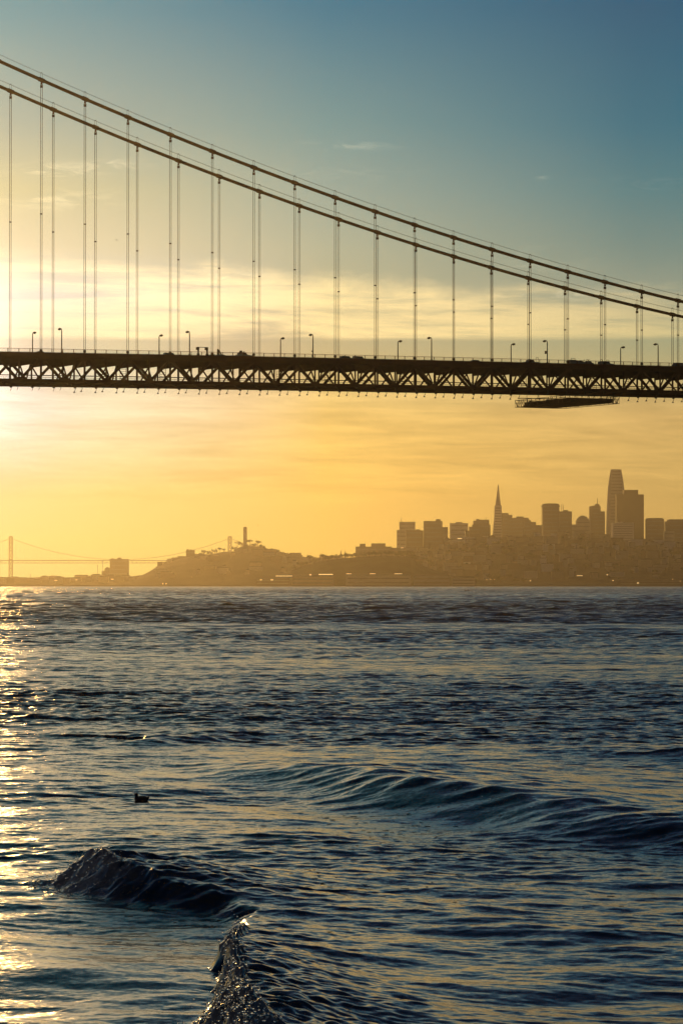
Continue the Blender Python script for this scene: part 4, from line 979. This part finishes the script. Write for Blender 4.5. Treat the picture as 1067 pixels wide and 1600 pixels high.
# masts
for px, y1, y0, Yg, lab in ((153,882,905,7600,'left of two thin masts by the boxy waterfront building'),(161,875,905,7600,'right of two thin masts by the boxy waterfront building'),(48.5,896,905,7600,'lone thin mast right of the far bridge tower')):
    m_ = MB(); a_ = Vector((ax(px, Yg), Yg, az(y0, Yg))); b_ = Vector((ax(px, Yg), Yg, az(y1, Yg))); m_.bar(a_, b_, 1.1, 1.1, 6); m_.bar(b_+Vector((-2, 0, -3)), b_+Vector((2, 0, -3)), .6)
    tag(centre(m_.build('mast', M_bay)), lab, 'mast', 'thin masts on the left shore')
for px, y1 in ((532.5, 859.5), (539.5, 859.5)):
    Yg = 7000; m_ = MB(); m_.lathe((ax(px, Yg), Yg, az(874, Yg)), [(2.4, 0), (2.4, 9), (1.6, 10), (.3, az(y1, Yg)-az(874, Yg))], 8)
    tag(centre(m_.build('church_spire', M_h[1])), ('left' if px < 535 else 'right') + ' of twin church spires left of the low skyline block', 'spire', 'twin spires')

# ------------------------------------------------------------------ birds
M_bird = mat('dark plumage', (.03, .028, .03), .6, 0, .2, 20)
x0, Y = ax(222.5, 92.3), 92.3
zw = surf(x0, Y)-.03; dk = empty('duck', (x0, Y, zw))
def skin(name, pts, rad, parent, m, closed=False, n=12, sy=1.0):
    return MB().tube(pts, rad, n).build(name, m, parent, True)
u1 = lambda a, z_, yo=0.0: (x0+a, Y+yo, zw+z_)
bdy = skin('body', [u1(-.20,.05),u1(-.165,.06),u1(-.10,.065),u1(-.02,.07),u1(.06,.07),u1(.13,.075),u1(.165,.095),u1(.195,.13),u1(.21,.16)],[.012,.05,.075,.085,.085,.07,.045,.02,.006], dk, M_bird)
skin('neck', [u1(-.155,.06),u1(-.150,.12),u1(-.148,.17),u1(-.152,.205),u1(-.157,.235)],[.06,.046,.046,.056,.02], dk, M_bird)
skin('bill', [u1(-.17,.195),u1(-.205,.188),u1(-.228,.184)],[.018,.013,.008], dk, mat('bill', (.08, .06, .04), .5))
for s_ in (-1, 1):
    w_ = MB().tube([u1(-.09,.095,.055*s_),u1(.0,.105,.072*s_),u1(.10,.105,.06*s_),u1(.175,.11,.02*s_)],[.015,.035,.03,.008],8).build('wing', M_bird, dk, True)
    MB().lathe(u1(-.168, .205, .036*s_), [(.002,-.005),(.006,0),(.002,.005)], 6).build('eye', M_dk, dk)
tag(dk, 'dark duck swimming to the left on the golden water', 'duck')
def gull(px, py, Y, span, label, up=.25, name='seagull'):
    c = Vector((ax(px, Y), Y, az(py, Y))); t = empty(name, c); s_ = span/2
    MB().tube([c+Vector((-s_*.42,0,-.02)), c+Vector((-s_*.25,0,.02)), c, c+Vector((s_*.3,0,0)), c+Vector((s_*.5,0,-.01))], [.01, .07*span, .08*span, .05*span, .012], 8).build('body', M_bird, t, True)
    for g in (-1, 1):
        m_ = MB(); m_.hexa([c+Vector((-.12*span, 0, 0)), c+Vector((.12*span, 0, 0)), c+Vector((.1*span+.1*g*span, g*s_*.55, up*span)), c+Vector((-.06*span+.1*g*span, g*s_*.55, up*span))],
                           [c+Vector((-.12*span, 0, .03)), c+Vector((.12*span, 0, .03)), c+Vector((.1*span+.1*g*span, g*s_*.55, up*span+.03)), c+Vector((-.06*span+.1*g*span, g*s_*.55, up*span+.03))])
        p1 = c+Vector((.1*g*span, g*s_*.55, up*span)); p2 = c+Vector((.45*g*span, g*s_, up*span*.7)); m_.bar(p1-Vector((.0,0,0)), p2, .07*span, .02*span)
        m_.build('wing', M_bird, t)
    return tag(t, label, 'bird')
gull(403, 821, 1500, 1.2, 'small dark bird flying right of the slim monument tower')
gull(182, 374, 1500, 1.7, 'tiny gliding bird in the pale sky between the left hangers', .04)
gull(743, 919, 1500, 1.3, 'dark seabird skimming the far water below the shed row', .2)
for px, py in ((732, 920.5), (726.5, 920.6)):
    Yg = 2400; c = Vector((ax(px, Yg), Yg, .5)); t = empty('seabird', c)
    MB().tube([c+Vector((-.9,0,.1)), c+Vector((-.5,0,.25)), c+Vector((.3,0,.25)), c+Vector((.9,0,.45))], [.1, .42, .36, .05], 8).build('body', M_bird, t, True)
    MB().tube([c+Vector((-.6,0,.4)), c+Vector((-.65,0,1.0)), c+Vector((-.95,0,1.05))], [.16, .14, .05], 6).build('neck', M_bird, t, True)
    tag(t, ('right' if px > 730 else 'left') + ' one of two dark seabirds floating near the far shore', 'bird', 'seabirds floating far out')

# ------------------------------------------------------------------ bits floating and spray
def near_water(pts):
    X = np.array([p[0] for p in pts]); Y_ = np.array([p[1] for p in pts]); _, _, z_, _ = water_disp(X, Y_, np.full(len(pts), .06)); return z_
rs = random.Random(9); pts = []
for i in range(420):
    px = rs.gauss(640, 130) if i % 3 else rs.uniform(0, 1067); py = rs.gauss(1310, 45) if i % 3 else rs.uniform(1215, 1480)
    if py < 1180: continue
    Yw = FPX*HC/(py-911); pts.append((ax(px, Yw), Yw))
zs = near_water(pts); m_ = MB()
for (x_, y_), z_ in zip(pts, zs):
    w_ = rs.uniform(.04, .22); h_ = rs.uniform(.004, .010); a = rs.uniform(-.5, .5)
    m_.box((x_, y_, z_+h_*.4), (w_, rs.uniform(.02, .06), h_), a, .6)
tag(m_.build('floating_seaweed', mat('seaweed', (.02, .018, .01), .4, 0, .3, 8)), 'scattered dark scraps of seaweed floating on the water', 'seaweed', kind='stuff')
M_spray = bpy.data.materials.new('spray'); M_spray.use_nodes = True
bs = M_spray.node_tree.nodes['Principled BSDF']; bs.inputs['Base Color'].default_value = (1, 1, 1, 1); bs.inputs['Roughness'].default_value = .03; bs.inputs['IOR'].default_value = 1.33
bs.inputs['Transmission Weight'].default_value = 1.0
ph_ = (1+5**.5)/2; ICO = [Vector(v).normalized() for v in ((-1,ph_,0),(1,ph_,0),(-1,-ph_,0),(1,-ph_,0),(0,-1,ph_),(0,1,ph_),(0,-1,-ph_),(0,1,-ph_),(ph_,0,-1),(ph_,0,1),(-ph_,0,-1),(-ph_,0,1))]
ICF = [(0,11,5),(0,5,1),(0,1,7),(0,7,10),(0,10,11),(1,5,9),(5,11,4),(11,10,2),(10,7,6),(7,1,8),(3,9,4),(3,4,2),(3,2,6),(3,6,8),(3,8,9),(4,9,5),(2,4,11),(6,2,10),(8,6,7),(9,8,1)]
IV = list(ICO); IF = []; mid_ = {}
def midp(a, b_):
    k_ = (min(a, b_), max(a, b_))
    if k_ not in mid_: mid_[k_] = len(IV); IV.append(((IV[a]+IV[b_])/2).normalized())
    return mid_[k_]
for a, b_, c_ in ICF:
    ab, bc, ca = midp(a, b_), midp(b_, c_), midp(c_, a); IF += [(a,ab,ca),(b_,bc,ab),(c_,ca,bc),(ab,bc,ca)]
cx = rng.uniform(-6.5, .8, 60000); cy = rng.uniform(38.5, 68.5, 60000)
d1, d2, cz, cf = water_disp(cx, cy, np.full(60000, .05)); sel = np.where(cf > .35)[0][:3000]
m_ = MB()
for n_, i in enumerate(sel):
    s_ = .005+.020*rs.random()**3+(.010 if cy[i] < 52 else 0)*rs.random()**4; up_ = abs(rs.gauss(0, .02)) if rs.random() < .8 else abs(rs.gauss(0, .13))
    c_ = Vector((cx[i]+d1[i]+rs.gauss(-.02, .03), cy[i]+d2[i], cz[i]+up_))
    m_.add([c_+v*s_ for v in IV], IF)
tag(m_.build('spray', M_spray, None, True), 'fine spray drops thrown up along the breaking wave', 'spray', kind='stuff')

# where several things of one group still read alike, say which one by its order from the left
same = {}
for o in list(COL.objects):
    if o.parent is None and o.get('group') in ('houses on the city hillside', 'houses on the tower hill', 'warehouses on the left waterfront', 'painted sun glints on the far shore', 'trees on the far hills', 'trees on the wooded point', 'trees among the houses'):
        same.setdefault(o['label'], []).append(o)
NTH = ['leftmost', 'second from left', 'third from left', 'fourth from left', 'fifth from left', 'sixth from left', 'seventh from left', 'eighth from left', 'ninth from left', 'tenth from left', 'eleventh from left', 'twelfth from left', 'thirteenth from left']
for lb, os_ in same.items():
    if len(os_) > 1:
        os_.sort(key=lambda o: o.location.x/o.location.y)
        for i, o in enumerate(os_):
            o['label'] = ('rightmost ' if i == len(os_)-1 else NTH[min(i, 12)]+' ')+lb

# ------------------------------------------------------------------ haze
hz = MB().box((0, 6400, 170), (14000, 13600, 346)).build('haze', None)
mh = bpy.data.materials.new('haze'); mh.use_nodes = True; mh.node_tree.nodes.clear()
pv = mh.node_tree.nodes.new('ShaderNodeVolumePrincipled'); mo = mh.node_tree.nodes.new('ShaderNodeOutputMaterial')
mh.node_tree.links.new(pv.outputs[0], mo.inputs['Volume'])
pv.inputs['Color'].default_value = (.47, .43, .34, 1); pv.inputs['Density'].default_value = 5.0e-5; pv.inputs['Anisotropy'].default_value = 0.85
hz.data.materials.append(mh); tag(hz, 'thin golden morning haze over the bay', 'haze', kind='stuff')
